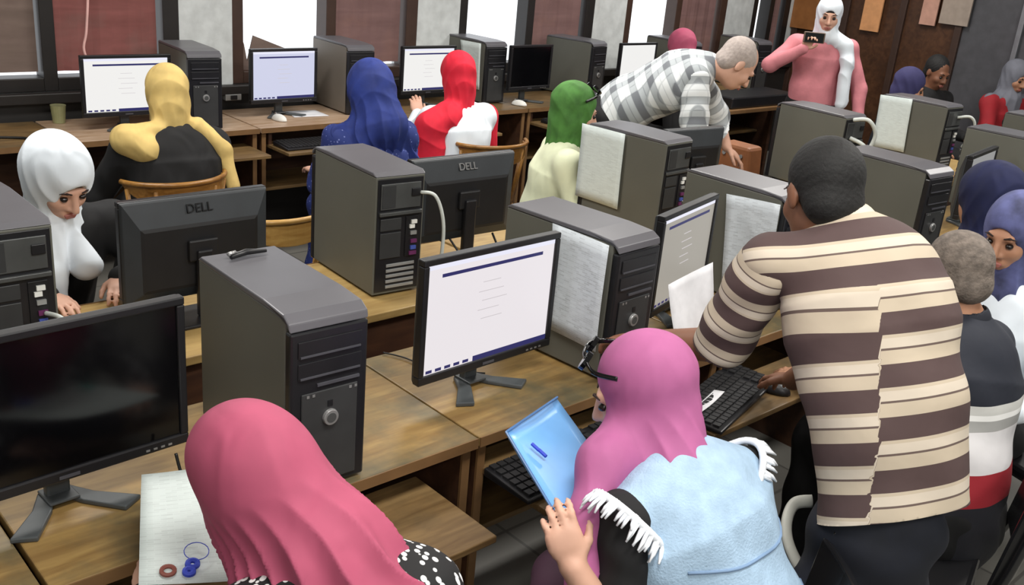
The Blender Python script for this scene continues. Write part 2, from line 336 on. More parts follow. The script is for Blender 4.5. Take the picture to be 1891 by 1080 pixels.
for i, (x, y) in enumerate(LAMPS):
    t = thing('added_ceiling_lamp', 'added white ceiling lamp above the computer rows, out of frame', 'lamp', (x, y, CEIL), 0, 'added ceiling lamps over the room')
    box(-.8, .8, -.28, .28, -.12, 0).build('lamp_housing', MT['lamp'], t, .01)  # housing around each added area light
# pink cord hanging in front of the first window
tag(MB().tube(curve_pts([(1.935, WY-.06, 1.9), (1.95, WY-.06, 1.45), (1.93, WY-.06, 1.2), (1.915, WY-.055, 1.08), (1.99, WY-.06, .92)]), .007, 6).build('cord', MT['pinkcord'], smooth=True), 'pale pink cord dangling over the red blind', 'cord')

# ------------------------------------------------------------------ desks
def desk(row, x0, y0, y1, front, top, label, tray=None, tray_out=0, group=None):
    """front = -1 when the user sits on the low-y side, +1 on the far side"""
    w = .985; d = y1-y0
    t = thing('computer_desk', label, 'desk', (x0, y0, 0), 0, group)
    box(0, w, 0, d, .724, .75).build('desktop', [MT[top]], t, .003)
    ye = -.004 if front < 0 else d+.001
    box(0.001, w-.001, ye, ye+.003, .7235, .7505).build('edge_strip', MT['edge'], t)
    for x in (.012, w-.032): box(x, x+.02, .02, d-.02, 0, .7235).build('side_panel', MT['side'], t, .002)
    # light front edges on the side panels
    for x in (.010, w-.034): box(x, x+.024, (.012 if front < 0 else d-.02), (.0195 if front < 0 else d-.012), .0, .723).build('panel_edge', MT['edge'], t)
    yb = d-.045 if front < 0 else .025
    box(.034, w-.036, yb, yb+.016, .28, .7235).build('back_panel', MT['side'], t)
    box(.034, w-.036, (.12 if front < 0 else .06), (d-.05 if front < 0 else d-.12), .36, .378).build('shelf', MT['tray'], t, .002)
    if tray:
        tx0, tx1 = tray; dd = .30
        a, b = (-tray_out, -tray_out+dd) if front < 0 else (d+tray_out-dd, d+tray_out)
        box(tx0, tx1, a, b, .632, .65).build('keyboard_tray', MT['tray'], t, .003)
        box(tx0, tx0+.02, max(a, .03) if front < 0 else a, b if front < 0 else min(b, d-.03), .651, .7235).build('tray_rail', MT['side'], t)
    return t
R1 = 'desks of the front row'; R2 = 'desks of the second row'; R3 = 'desks along the windows'
Y0, Y1 = 1.545, 2.06
desk(1, -.56, Y0, Y1, -1, 'desk', 'stained wooden desk at the left frame edge under the switched-off black monitor', None, 0, R1)
desk(1, .435, Y0, Y1, -1, 'desk', 'stained wooden desk carrying the nearest tower, empty tray pulled out below', (.225, .86), .225, R1)
desk(1, 1.425, Y0, Y1, -1, 'desk', 'stained wooden desk under the white-screen monitor, black keyboard on its tray', (.03, .62), .215, R1)
desk(1, 2.415, Y0, Y1, -1, 'desk', 'wooden desk beyond the stooping striped man, keyboard and mouse on its tray', None, 0, R1)
desk(1, 3.405, Y0, Y1, -1, 'desk', 'wooden desk of the front row beside the grey-haired seated man', None, 0, R1)
desk(1, 4.395, Y0, Y1, -1, 'desk', 'wooden desk at the right frame edge under the last front-row monitor', None, 0, R1)
for k, x in enumerate((.30, 1.30, 2.30, 3.30, 4.30, 5.30)):
    lb = ['tan wooden desk in front of the white-scarfed woman', 'tan wooden desk under the tower showing its rear ports', 'tan wooden desk before the green-scarfed woman in cream', 'tan wooden desk near the stooping plaid-shirted man', 'second-row desk under the tower with a red cable', 'second-row desk under the papered tower at far right'][k]
    desk(2, x, 2.31, 2.80, 1, 'desk2', lb, (.1, .75) if k in (0, 2) else None, .1, R2)
for k, x in enumerate((-.37, .63, 1.625, 2.62, 3.615, 4.61, 5.605, 6.6)):
    lb = ['window desk left of frame', 'window desk with a dark cord lying across its empty top', 'window desk in front of the yellow-scarfed woman', 'window desk in front of the blue-scarfed woman', 'window desk in front of the red-scarfed woman', 'window desk with the black switched-off monitor', 'window desk behind the stooping plaid-shirted man', 'last window desk before the dark end wall'][k]
    if k == 0: continue
    desk(3, x, 4.79, 5.31, -1, 'desk3' if k in (2, 3) else 'tray', lb, {2: (.45, .95), 3: (.06, .60), 4: (.05, .6), 5: (.05, .65)}.get(k), .19, R3)
# the tray with keyboard and mouse beside the striped man is a wider pull-out board
t = thing('pull_out_tray', 'wide wooden pull-out tray holding keyboard and mouse under the striped man', 'tray', (2.10, 1.33, 0))
box(0, .70, 0, .20, .632, .65).build('tray_board', MT['tray'], t, .003)
box(0.02, .04, .02, .205, .6, .6315).build('tray_rail', MT['side'], t)
# side table near the standing woman
t = thing('side_table', 'dark low table with wooden edge left of the standing woman', 'table', (5.95, 4.25, 0))
box(0, 1.5, 0, .5, .72, .75).build('tabletop', MT['edge'], t, .004)
for x in (.03, 1.42):
    for y in (.03, .43): box(x, x+.04, y, y+.04, 0, .7195).build('leg', MT['side'], t)
t = thing('flat_case', 'flat black case lying on the low table beside the standing woman', 'case', (6.5, 4.38, .75))
box(-.3, .55, -.1, .2, .001, .085).build('case_body', MT['black'], t, .01)

# ------------------------------------------------------------------ tower computers
def make_tower(label, case='case'):
    t = thing('tower_computer', label, 'computer')
    w, d, h = .0915, .213, .408
    box(-w+.002, w-.002, -d+.024, d-.004, .008, h-.012).build('casing', MT[case], t, .003)
    tp = MB().prism([(-d+.002, h-.034), (-d+.006, h-.016), (-d+.03, h-.002), (-.1, h+.003), (d-.02, h+.001), (d-.002, h-.011), (-d+.025, h-.0115)], 'x', -w, w)
    tp.build('top_panel', MT['casetop'], t, .003)
    fb = box(-w+.001, w-.001, -d, -d+.0235, .006, h-.035).build('front_bezel', MT['bezel'], t, .005)
    box(-.06, .045, -d+.004, -d+.0052, h-.031, h-.0255).build('gloss_strip', MT['gloss'], t)
    for z in (.335, .287): 
        box(-.074, .074, -d-.003, -d-.0002, z-.018, z+.018).build('drive_bay', MT['bezel'], t, .002)
        box(-.07, .07, -d-.0055, -d-.0032, z-.017, z-.013).build('drive_lip', MT['drv'], t)
    box(-.03, .07, -d-.004, -d-.0002, .247, .253).build('card_slot', MT['drv'], t)
    box(-.066, .066, -d-.004, -d-.0002, .02, .236).build('front_panel', MT['panelgrey'], t, .006)
    for x in (-.055, -.042, .045, .058): box(x, x+.006, -d-.005, -d-.0042, .226, .232).build('indicator', MT['silver'], t)
    box(-.006, .006, -d-.0055, -d-.0042, .196, .210).build('lock_slot', MT['black'], t)
    pb = MB().tube([(0, -d-.0041, .172), (0, -d-.012, .172)], [.0185, .017], 24).build('power_button', MT['silver'], t, .001)
    MB().tube([(0, -d-.0122, .172), (0, -d-.0128, .172)], [.011, .011], 20).build('button_emblem', MT['steel'], pb)
    # rear
    box(-w+.008, w-.008, d-.0038, d, .018, h-.018).build('rear_panel', MT['bezel'], t, .002)
    ps = box(-.072, .074, d+.0002, d+.005, .292, .375).build('power_supply', MT['steel'], t, .002)
    box(.022, .07, d+.0052, d+.0065, .298, .369).build('vent_grille', MT['panelgrey'], ps)
    box(-.068, -.036, d+.0052, d+.010, .33, .356).build('power_socket', MT['black'], ps, .002)
    box(-.078, .078, d+.0002, d+.010, .272, .284).build('latch_bar', MT['steel'], t, .002)
    box(-.005, .072, d+.0002, d+.004, .222, .262).build('fan_grille', MT['panelgrey'], t, .002)
    box(-.005, .072, d+.0002, d+.004, .13, .215).build('rear_vent', MT['panelgrey'], t, .002)
    io = box(-.068, -.022, d+.0002, d+.004, .13, .262).build('port_panel', MT['black'], t, .001)
    for z, m, x0, x1 in ((.245, 'white', -.06, -.04), (.23, 'white', -.052, -.034), (.208, 'slot', -.06, -.038), (.18, 'port', -.062, -.04), (.158, 'portb', -.06, -.04), (.14, 'port', -.062, -.036)):
        box(x0, x1, d+.0042, d+.010, z-.006, z+.006).build('port', MT[m], io)
    for k in range(5): box(-.06, .045, d+.0002, d+.004, .028+k*.018, .038+k*.018).build('slot_cover', MT['slot'], t, .001)
    return t
TG = {'r1': 'towers on the front row', 'r2': 'towers on the second row', 'r3': 'towers on the window desks'}
tow = make_tower('dark grey tower nearest the camera, front facing us, black clip on top')
tow.location = (1.015, 1.777, .75); tow.rotation_euler.z = math.radians(-1.5); tow['group'] = TG['r1']
DZ = .75
for (x, y, a, lb, g) in [
  (1.986, 1.806, 3.2, 'dark grey tower with a printed sheet on its side, directly behind the mauve-scarfed woman', 'r1'),
  (2.885, 1.864, -.5, 'dark grey tower with a bluish sheet on its side, behind the stooping striped man', 'r1'),
  (3.859, 1.837, -4, 'dark grey tower right of the striped man’s black hair, front bezel visible', 'r1'),
  (.655, 2.585, 180, 'tower cut by the left frame edge showing its rear ports and blue plug', 'r2'),
  (1.822, 2.631, 176, 'tower with ports and a white power cable in its rear, mid picture', 'r2'),
  (3.160, 2.616, 183.8, 'tower with a tall white sheet taped on its side, beside the green-scarfed woman', 'r2'),
  (4.656, 2.667, 176.3, 'bare grey tower with a looping cable at its rear, just above the black-haired head', 'r2'),
  (5.703, 2.638, 177.1, 'tower with a white sheet on its side nearest the purple hood, rear facing us', 'r2'),
  (5.145, 1.87, 0, 'wide grey tower side with a bright top edge at the right frame edge', 'r1'),
  (5.95, 2.03-.02, 0, 'small piece of grey tower behind the bright-edged tower at far right', 'r1'),
  (2.343, 5.05, -4.2, 'black-fronted tower against the pillar right of the yellow-scarfed woman', 'r3'),
  (4.472, 5.213, -.1, 'tower with a pale sheet on its side behind the red-scarfed woman', 'r3'),
  (5.379, 5.15, 9.9, 'grey tower right of the black switched-off monitor by the windows', 'r3'),
  (6.40, 5.06, 0, 'tower behind the plaid shirt, only its top edge showing by the window', 'r3'),
  (7.36, 5.05, -3, 'dark tower with a small light above the bald man’s head', 'r3')]:
    dup(tow, (x, y, DZ), math.radians(a), lb, TG[g])
tk = make_tower('beige-lit tower between the blue-scarfed woman and the lilac screen', 'casesunlit'); tk.location = (3.375, 5.168, .75); tk.rotation_euler.z = math.radians(-2.6); tk['group'] = TG['r3']

# ------------------------------------------------------------------ monitors
def make_monitor(label, w=.42, h=.31, z0=.095, screen='scr', foot='wings', on=True, logo=True, tilt=0, ui=True):
    t = thing('monitor', label, 'monitor')
    hw = w/2; b = .017; z1 = z0+h
    fr = MB()
    fr.box(-hw, hw, -.012, .012, z0, z0+b+.006).box(-hw, hw, -.012, .012, z1-b, z1).box(-hw, -hw+b, -.012, .012, z0+b+.006, z1-b).box(hw-b, hw, -.012, .012, z0+b+.006, z1-b)
    fr.build('bezel', MT['black'], t, .003)
    x0, x1, zz0, zz1 = -hw+b+.0005, hw-b-.0005, z0+b+.0065, z1-b-.0005
    sc = MB().box(x0, x1, -.006, .004, zz0, zz1)
    so = sc.build('screen', MT[screen] if on else MT['off'], t)
    if on and ui:
        W_ = x1-x0; H_ = zz1-zz0
        box(x0, x1, -.0068, -.0062, zz1-.012, zz1).build('title_bar', MT['bar2'], so)
        box(x0+.1*W_, x1-.1*W_, -.0074, -.0069, zz1-.036, zz1-.027).build('header_bar', MT['bar'], so)
        for k in range(5): box(x0+(.42-.03*(k % 2))*W_, x0+(.56+.03*(k % 3))*W_, -.0068, -.0062, zz1-.075-.025*k, zz1-.073-.025*k).build('text_line', MT['txt'], so)
        box(x0+.38*W_, x1, -.0068, -.0062, zz0, zz0+.014).build('task_bar', MT['bar'], so)
        for k in range(5): box(x0+(.02+.07*k)*W_, x0+(.065+.07*k)*W_, -.0068, -.0062, zz0+.003, zz0+.011).build('task_icon', MT['bar'], so)
    for k in range(4): box(hw-.095+.016*k, hw-.087+.016*k, -.0135, -.0122, z0+.007, z0+.011).build('control_button', MT['silver'], t)
    # back shell with bevelled border and central hump
    bk = MB(); e = hw-.001
    ring = lambda s, y, za, zb: [(-s, y, za), (s, y, za), (s, y, zb), (-s, y, zb)]
    rs = [ring(e, .0122, z0+.001, z1-.001), ring(e-.004, .022, z0+.005, z1-.004), ring(e-.045, .045, z0+.04, z1-.075), ring(e-.055, .048, z0+.05, z1-.085)]
    for r_ in rs: bk.v += r_
    for i in range(3):
        for k in range(4): bk.f.append((4*i+k, 4*i+(k+1) % 4, 4*i+4+(k+1) % 4, 4*i+4+k)); bk.m.append(0 if i < 2 else 1)
    bk.f += [(0, 3, 2, 1), (12, 13, 14, 15)]; bk.m += [1, 1]
    bk.build('back_shell', [MT['mback'], MT['mdark']], t, .003)
    box(-.045, .045, .0485, .062, z0+.12, z0+.185).build('stand_mount', MT['mdark'], t, .006)
    box(-.024, .024, .05, .072, .012, z0+.155).build('stand_neck', MT['mfoot'] if foot == 'wings' else MT['black'], t, .006)
    if foot == 'wings':
        for s in (-1, 1):
            p = [(0*s, .075), (.03*s, .012), (.085*s, -.062), (.128*s, -.038), (.062*s, .03), (.03*s, .085)]
            f_ = MB().prism(p, 'z', 0.0005, .012); f_.build('stand_foot', MT['mfoot'], t, .003)
        box(-.03, .03, .02, .085, .0121, .018).build('stand_plate', MT['mfoot'], t, .002)
    else:
        box(-.12, .12, -.035, .12, .0005, .0115).build('stand_foot', MT['black'], t, .004)
    if logo:
        a = math.atan2(.023, .071)
        lg = text_obj('back_logo', 'DELL', .036, MT['logo'] if logo == 'dark' else MT['silver'], t, (0, .0352, z1-.034), (math.radians(90)-a, 0, math.radians(180)), .0025)
    box(-.02, .02, -.0132, -.0122, z0+.006, z0+.013).build('front_badge', MT['drv'], t)
    return t
def place(m, x, y, a): m.location = (x, y, .75); m.rotation_euler.z = math.radians(a); return m
mg1, mg2, mg3 = 'monitors of the front row', 'monitors seen from behind', 'monitors on the window desks'
m = place(make_monitor('monitor with glowing pinkish-white form page between the two nearest towers', .47, .33, .075, 'scr'), 1.600, 1.74, 2); m['group'] = mg1
m = place(make_monitor('large switched-off black monitor cut by the left frame edge', .50, .33, .08, on=False), .545, 1.765, 3); m['group'] = mg1
m = place(make_monitor('monitor with dull beige screen behind the upright loose paper', .42, .33, .05, 'scrg'), 2.50, 1.82, 14); m['group'] = mg1
m = place(make_monitor('narrow grey screen with pale top edge beside the navy hooded woman', .42, .30, .06, 'scrd', ui=False), 4.73, 1.84, 8); m['group'] = mg1
m = place(make_monitor('black monitor back with dark lettering facing the white-scarfed woman', .445, .305, .06, on=False, foot='plate', logo='dark'), 1.205, 2.595, 180); m['group'] = mg2
m = place(make_monitor('black monitor back with lettering, neck and flat foot on the tan desk', .45, .30, .095, on=False, foot='plate', logo='pale'), 2.185, 2.58, 178); m['group'] = mg2
m = place(make_monitor('small dark monitor back beside the papered tower, below the plaid sleeve', .36, .30, .09, on=False, foot='plate', logo=None), 3.535, 2.62, 174); m['group'] = mg2
m = place(make_monitor('bright white monitor left of the yellow-scarfed head', .455, .305, .07, 'scrw'), 1.985, 5.0, -1); m['group'] = mg3
m = place(make_monitor('lilac-tinted monitor with a white mouse in front of it', .43, .305, .08, 'scrl'), 2.905, 5.05, 1); m['group'] = mg3
m = place(make_monitor('white monitor left of the red-scarfed head', .43, .30, .085, 'scrw'), 3.94, 5.05, 0); m['group'] = mg3
m = place(make_monitor('black switched-off monitor right of the red-scarfed woman', .40, .30, .095, on=False), 4.74, 4.95, 2); m['group'] = mg3
m = place(make_monitor('cream-white monitor behind the stooping man’s plaid back', .42, .30, .08, 'scrw', ui=False), 5.965, 5.05, 0); m['group'] = mg3

# ------------------------------------------------------------------ keyboards, mice, papers
def make_keyboard(label):
    t = thing('keyboard', label, 'keyboard')
    kb = MB().prism([(-.08, 0.001), (.08, .001), (.08, .024), (-.08, .012)], 'x', -.225, .225); kb.build('keyboard_base', MT['black'], t, .004)
    ks = MB()
    for r in range(6):
        for q in range(18):
            if q in (14,) and r != 3: continue
            x = -.212+q*.0238; y = -.066+r*.0245; z = .0125+(y+.08)*.075
            ks.box(x, x+.0195, y, y+.0195, z, z+.006)
    o = ks.build('keycaps', MT['key'], t); o['kind'] = 'stuff'
    return t
kb = make_keyboard('black keyboard on the tray left of the blue folder'); kb.location = (1.655, 1.45, .651); kb.rotation_euler.z = .02; kb['group'] = 'keyboards'
dup(kb, (2.31, 1.45, .651), .25, 'black keyboard partly under the striped man’s arm', 'keyboards')
dup(kb, (2.92, 4.72, .651), 0, 'dark keyboard on the tray left of the blue-scarfed woman', 'keyboards')
dup(kb, (4.95, 4.72, .651), .1, 'dark keyboard on the tray right of the red-scarfed woman', 'keyboards')
def make_mouse(label, mat, loc, rz):
    t = thing('mouse', label, 'mouse', loc, rz)
    b = MB(); n, mrows = 16, 8
    for i in range(mrows+1):
        v = i/mrows*math.pi/2
        for k in range(n):
            a = 2*math.pi*k/n; b.v.append((.031*math.cos(a)*math.cos(v), .056*math.sin(a)*math.cos(v), .001+.035*math.sin(v)))
    for i in range(mrows):
        for k in range(n): b.f.append((i*n+k, i*n+(k+1) % n, (i+1)*n+(k+1) % n, (i+1)*n+k)); b.m.append(0)
    b.f.append(tuple(reversed(range(n)))); b.m.append(0)
    b.build('mouse_body', MT[mat], t, smooth=True)
    MB().tube([(-.003, .03, .033), (.003, .03, .033)], .007, 12).build('scroll_wheel', MT['silver'], t)
    return t
make_mouse('black mouse with silver wheel under the striped man’s right hand', 'black', (2.49, 1.405, .651), .3)
make_mouse('white mouse in front of the lilac-tinted monitor', 'white', (2.82, 5.02-.07, .751), .2)
make_mouse('pale mouse right of the red-scarfed woman', 'white', (4.62, 4.9, .751), .5)

def sheet(name, corners, mat, label, cat='paper', group=None, bend=.006, nx=8, ny=8, th=.0012, parent=None):
    """TL, TR, BR, BL world corners, slightly curled, real thickness"""
    TL, TR, BR_, BL = [Vector(p) for p in corners]
    nrm = (TR-TL).cross(BL-TL).normalized()
    vs = []; fs = []; uv = []
    for side in (0, 1):
        for j in range(ny+1):
            for i in range(nx+1):
                u, v = i/nx, j/ny
                p = (TL*(1-u)+TR*u)*(1-v)+(BL*(1-u)+BR_*u)*v + nrm*(bend*(math.sin(u*3.1)*.8+math.sin(v*5+u*2)*.4) - side*th)
                vs.append(tuple(p)); uv.append((u*.7, (1-v)))
    A = (nx+1)*(ny+1)
    for j in range(ny):
        for i in range(nx):
            q = j*(nx+1)+i; fs += [(q, q+1, q+nx+2, q+nx+1), (A+q, A+q+nx+1, A+q+nx+2, A+q+1)]
    for i in range(nx): fs += [(i, A+i, A+i+1, i+1), (ny*(nx+1)+i, ny*(nx+1)+i+1, A+ny*(nx+1)+i+1, A+ny*(nx+1)+i)]
    for j in range(ny): q = j*(nx+1); r_ = q+nx; fs += [(q, q+nx+1, A+q+nx+1, A+q), (r_, A+r_, A+r_+nx+1, r_+nx+1)]
    me = bpy.data.meshes.new(name); me.from_pydata(vs, [], fs); ul = me.uv_layers.new()
    for l in me.loops: ul.data[l.index].uv = uv[l.vertex_index]
    me.materials.append(mat); me.polygons.foreach_set('use_smooth', [True]*len(me.polygons))
    o = bpy.data.objects.new(name, me); COL.objects.link(o)
    if parent: o.parent = parent
    else: tag(o, label, cat, group)
    return o
sg = 'sheets taped to tower sides'
sheet('paper_sheet', [(1.890, 1.826, 1.148), (1.880, 1.606, 1.150), (1.880, 1.606, .845), (1.888, 1.803, .843)], MT['paper'], 'printed sheet on the side of the tower next to the bright form screen', group=sg, bend=.003)
sheet('paper_sheet', [(3.046, 2.832, 1.148), (3.060, 2.603, 1.148), (3.060, 2.594, .832), (3.046, 2.826, .836)], MT['paperg'], 'tall white sheet on the tower beside the green-scarfed woman', group=sg, bend=.003)
sheet('paper_sheet', [(2.780, 1.883, 1.115), (2.780, 1.672, 1.132), (2.780, 1.660, .829), (2.776, 1.838, .808)], MT['paper'], 'bluish-white sheet on the tower left of the striped man’s shoulder', group=sg, bend=.005)
sheet('paper_sheet', [(5.594, 2.842, 1.150), (5.602, 2.648, 1.158), (5.602, 2.63, .85), (5.594, 2.826, .846)], MT['paperg'], 'white sheet on the farthest papered tower near the purple hood', group=sg, bend=.003)
sheet('paper_sheet', [(4.376, 5.275, 1.137), (4.376, 5.06, 1.142), (4.376, 5.044, .84), (4.376, 5.20, .83)], MT['paperg'], 'pale sheet on the window tower behind the red-scarfed woman', group=sg, bend=.003)
sheet('paper_sheet', [(2.285, 1.70, .935), (2.50, 1.70, .972), (2.50, 1.66, .70+.055), (2.275, 1.63, .754)], MT['paperw'], 'loose white paper standing upright against the beige-screened monitor', bend=.006)
sheet('paper_sheet', [(2.10, 1.50, .662), (2.26, 1.53, .662), (2.30, 1.45, .680), (2.12, 1.40, .68)], MT['paperw'], 'small white slip lying behind the keyboard near the mauve scarf')
sheet('paper_sheet', [(2.98, 5.16, .752), (3.17, 5.14, .752), (3.16, 4.97, .752), (2.94, 4.99, .752)], MT['paperw'], 'white paper lying on the desk right of the white mouse', bend=.0)
# document held by the rose-scarfed woman
doc = sheet('document', [(.635, 1.625, .875), (.83, 1.60, .86), (.76, 1.30, .79), (.53, 1.395, .81)], MT['paperg'], 'pale form with blue stamp and photo held before the rose-scarfed woman', 'document', bend=.006)
def onplane(u, v, d=.012):
    TL, TR, BR_, BL = [Vector(p) for p in ((.635, 1.625, .875), (.83, 1.60, .86), (.76, 1.30, .79), (.53, 1.395, .81))]
    n = (BL-TL).cross(TR-TL).normalized(); n = n if n.z > 0 else -n
    return (TL*(1-u)+TR*u)*(1-v)+(BL*(1-u)+BR_*u)*v + n*d
def loopmark(name, u, v, r, mat, w=.002):
    pts = [onplane(u+r*math.cos(a), v+r*.8*math.sin(a), .009) for a in np.linspace(0, 6.283, 18)]
    MB().tube(pts, w, 6).build(name, MT[mat], doc)
loopmark('round_stamp', .40, .78, .09, 'stampb', .0008); loopmark('ink_scribble', .36, .88, .035, 'stampb', .005); loopmark('ink_scribble', .33, .94, .03, 'stampb', .005); loopmark('portrait_photo', .19, .92, .045, 'stampr', .004)
for k in range(3): MB().tube([onplane(.82, .62+.05*k, .009), onplane(.93, .62+.05*k, .009)], .0025, 6).build('teal_mark', MT['teal'], doc)

# clip on the nearest tower, socket, cup
t = thing('black_clip', 'small black clip lying on top of the nearest tower', 'clip', (1.02, 1.925, 1.161), .1)
MB().tube([(-.045, 0, .006), (.0, .008, .008), (.045, -.004, .006)], [.006, .008, .004], 8).build('clip_body', MT['black'], t, smooth=True)
MB().tube([(-.05, .004, .012), (-.03, .006, .013)], .005, 8).build('clip_tip', MT['silver'], t, smooth=True)
t = thing('drinking_glass', 'small yellowish glass at the back of the left window desk', 'glass', (1.72, 5.24, .751))
MB().tube([(0, 0, 0), (0, 0, .09)], [.03, .038], 20).build('glass_body', MT['cup'], t, smooth=False)
t = thing('wall_socket', 'white double socket on the dark panel right of the black-fronted tower', 'socket', (2.73, 5.315, .80))
box(-.05, .05, .0, .0535, 0, .035).build('socket_plate', MT['slot'], t, .003)
box(-.02, .02, -.01, -.0002, -.03+.035, .03).build('plug', MT['black'], t, .003)
# cables
def cable(label, pts, r=.004, mat='cable'):
    tag(MB().tube(curve_pts(pts), r, 6).build('cable', MT[mat], smooth=True), label, 'cable', None)
cable('white power cable plugged into the rear of the second-row tower', [(1.875, 2.405, 1.09), (1.90, 2.36, 1.085), (1.925, 2.345, 1.0), (1.93, 2.35, .88), (1.935, 2.38, .757)], .006, 'wcable')
cable('black cable drooping behind the lettered monitor over the tan desk', [(2.10, 2.52, .87), (2.12, 2.45, .80), (2.16, 2.47, .757), (2.22, 2.47, .757)], .004)
cable('black cable right of the lettered monitor’s neck', [(2.30, 2.52, .86), (2.28, 2.45, .80), (2.24, 2.44, .757), (2.34, 2.42, .757), (2.40, 2.50, .80)], .004)
cable('black cable hanging between the monitor back and the nearest tower', [(1.245, 2.55, .86), (1.235, 2.45, .80), (1.23, 2.36, .756), (1.225, 2.29, .74), (1.22, 2.27, .60)], .0045)
cable('second black cable hanging over the tan desk edge beside the nearest tower', [(1.29, 2.55, .86), (1.275, 2.45, .80), (1.25, 2.36, .756), (1.25, 2.29, .74), (1.245, 2.27, .58)], .0045)
cable('black cable dropping from the switched-off monitor to the paper', [(.745, 1.72, .84), (.75, 1.70, .79), (.762, 1.665, .757), (.775, 1.63, .757)], .0035)
cable('thin dark cable running along the desk seam beside the form monitor', [(1.66, 1.80, .757), (1.56, 1.90, .757), (1.53, 2.0, .757), (1.50, 2.055, .757)], .0025)
cable('dark cord lying across the empty window desk', [(1.30, 5.0, .757), (1.45, 4.93, .757), (1.5, 4.82, .757), (1.62, 4.80, .757)], .006)
cable('pale looping cable at the rear of the tower above the black-haired head', [(4.60, 2.45, 1.14), (4.62, 2.38, 1.15), (4.66, 2.35, 1.08), (4.65, 2.38, .98), (4.63, 2.44, .96)], .010, 'wcable')
cable('red cable at the rear of the tower above the black-haired head', [(4.60, 2.45, 1.05), (4.63, 2.38, 1.02), (4.66, 2.37, .95), (4.65, 2.40, .86)], .010, 'wcable')
cable('pale cable at the rear of the papered tower near the right', [(5.72, 2.42, 1.09), (5.76, 2.36, 1.10), (5.79, 2.34, 1.04), (5.78, 2.38, .92)], .008, 'wcable')
cable('grey cable with blue plug at the rear of the leftmost tower', [(.71, 2.36, .93), (.73, 2.30, .93), (.75, 2.29, .86), (.72, 2.30, .79), (.70, 2.33, .757)], .006, 'wcable')

# ------------------------------------------------------------------ chairs
def bentwood(label, loc, rz, mat='bent', zt=.80):
    t = thing('bentwood_chair', label, 'chair', loc, rz, 'bentwood chairs')
    # sitter looks to +y, back rail at -y
    st = MB(); n = 28
    pr = [(.20*math.cos(a), .20*math.sin(a)*1.0) for a in np.linspace(0, 2*math.pi, n, endpoint=False)]
    st.prism(pr, 'z', .43, .455).build('seat', MT[mat], t, .006)
    arc = [(.225*math.sin(a)*1.0, -.05-.18*math.cos(a), 0) for a in np.linspace(-1.35, 1.35, 19)]
    rail = MB(); b = 0
    for i, (x, y, _) in enumerate(arc):
        hgt = .085*(1-(abs(i-9)/9)**2.2)+.012; k = .96
        rail.v += [(x, y, zt-hgt), (x, y, zt), (x*k, y*k+.002, zt), (x*k, y*k+.002, zt-hgt)]
    for i in range(18):
        q = 4*i
        for k in range(4): rail.f.append((q+k, q+(k+1) % 4, q+4+(k+1) % 4, q+4+k)); rail.m.append(0)
    rail.f += [(3, 2, 1, 0), (72, 73, 74, 75)]; rail.m += [0, 0]
    rail.build('back_rail', MT[mat], t, .004)
    tr = MB().tube([(x*1.02, y*1.02, zt+.006) for x, y, _ in arc], .011, 8); tr.build('rail_trim', MT[mat], t, smooth=True)
    for i in (1, 5, 13, 17):
        x, y, _ = arc[i]; MB().tube([(x*.8, y*.8, .44), (x, y, zt-.02)], .010, 8).build('spindle', MT[mat], t, smooth=True)
    for sx in (-1, 1):
        for sy in (-1, 1): MB().tube([(sx*.13, sy*.13, .43), (sx*.18, sy*.18, 0)], [.016, .012], 8).build('leg', MT[mat], t, smooth=True)
    return t
bentwood('brown bentwood chair behind the black-dressed yellow-scarfed woman', (1.71, 3.95, 0), 0, zt=.80)
bentwood('pale bentwood chair, empty, left of the tower with the white cable', (1.86, 3.36, 0), math.radians(0), 'bentpale', .79)
bentwood('brown bentwood chair behind the red-scarfed woman', (3.50, 3.98, 0), math.radians(-6), zt=.80)
bentwood('bentwood chair under the blue-scarfed woman', (2.62, 3.80, 0), 0, zt=.72)
def vinyl_chair(label, loc, rz, zt=.86):
    t = thing('vinyl_chair', label, 'chair', loc, rz, 'black vinyl chairs')
    box(-.21, .21, -.18, .2, .43, .475).build('seat', MT['vinyl'], t, .015)
    bk = MB(); n = 10
    for i in range(n+1):
        x = -.2+.4*i/n; y = -.235-.03*math.cos((i/n-.5)*math.pi)
        bk.v += [(x, y, zt-.30), (x, y-.035, zt-.02), (x, y-.005, zt), (x, y+.03, zt-.28)]
    for i in range(n):
        q = 4*i
        for k in range(4): bk.f.append((q+k, q+(k+1) % 4, q+4+(k+1) % 4, q+4+k)); bk.m.append(0)
    bk.f += [(3, 2, 1, 0), (4*n, 4*n+1, 4*n+2, 4*n+3)]; bk.m += [0, 0]
    bk.build('backrest', MT['vinyl'], t, .008)
    for s in (-1, 1):
        MB().tube(curve_pts([(s*.225, .19, 0), (s*.225, .17, .4), (s*.225, .1, .44), (s*.225, -.16, .44), (s*.225, -.23, .55), (s*.22, -.275, zt)]), .011, 8).build('side_tube', MT['tube'], t, smooth=True)
        MB().tube([(s*.225, -.15, .43), (s*.225, -.22, 0)], .011, 8).build('leg', MT['tube'], t, smooth=True)
    return t
vinyl_chair('black vinyl chair under the grey-haired seated man', (2.36, .86, 0), math.radians(16), .82)
vinyl_chair('black vinyl chair under the rose-scarfed woman', (.80, .95, 0), 0, .80)
vinyl_chair('black vinyl chair under the denim-vested woman, its back beside the striped shirt', (1.45, .86, 0), math.radians(41), .76)
vinyl_chair('black chair under the violet-scarfed woman', (3.27, .85, 0), math.radians(70), .8)
vinyl_chair('black chair under the navy hooded woman', (3.72, 1.0, 0), 0, .8)
vinyl_chair('black chair under the white-scarfed woman', (.95, 3.35, 0), math.pi, .75)
vinyl_chair('black chair under the green-scarfed woman', (3.1, 3.20, 0), math.radians(200), .75)
t = thing('curved_strap', 'light grey curved strap beside the striped man’s shirt hem', 'strap', (0, 0, 0))
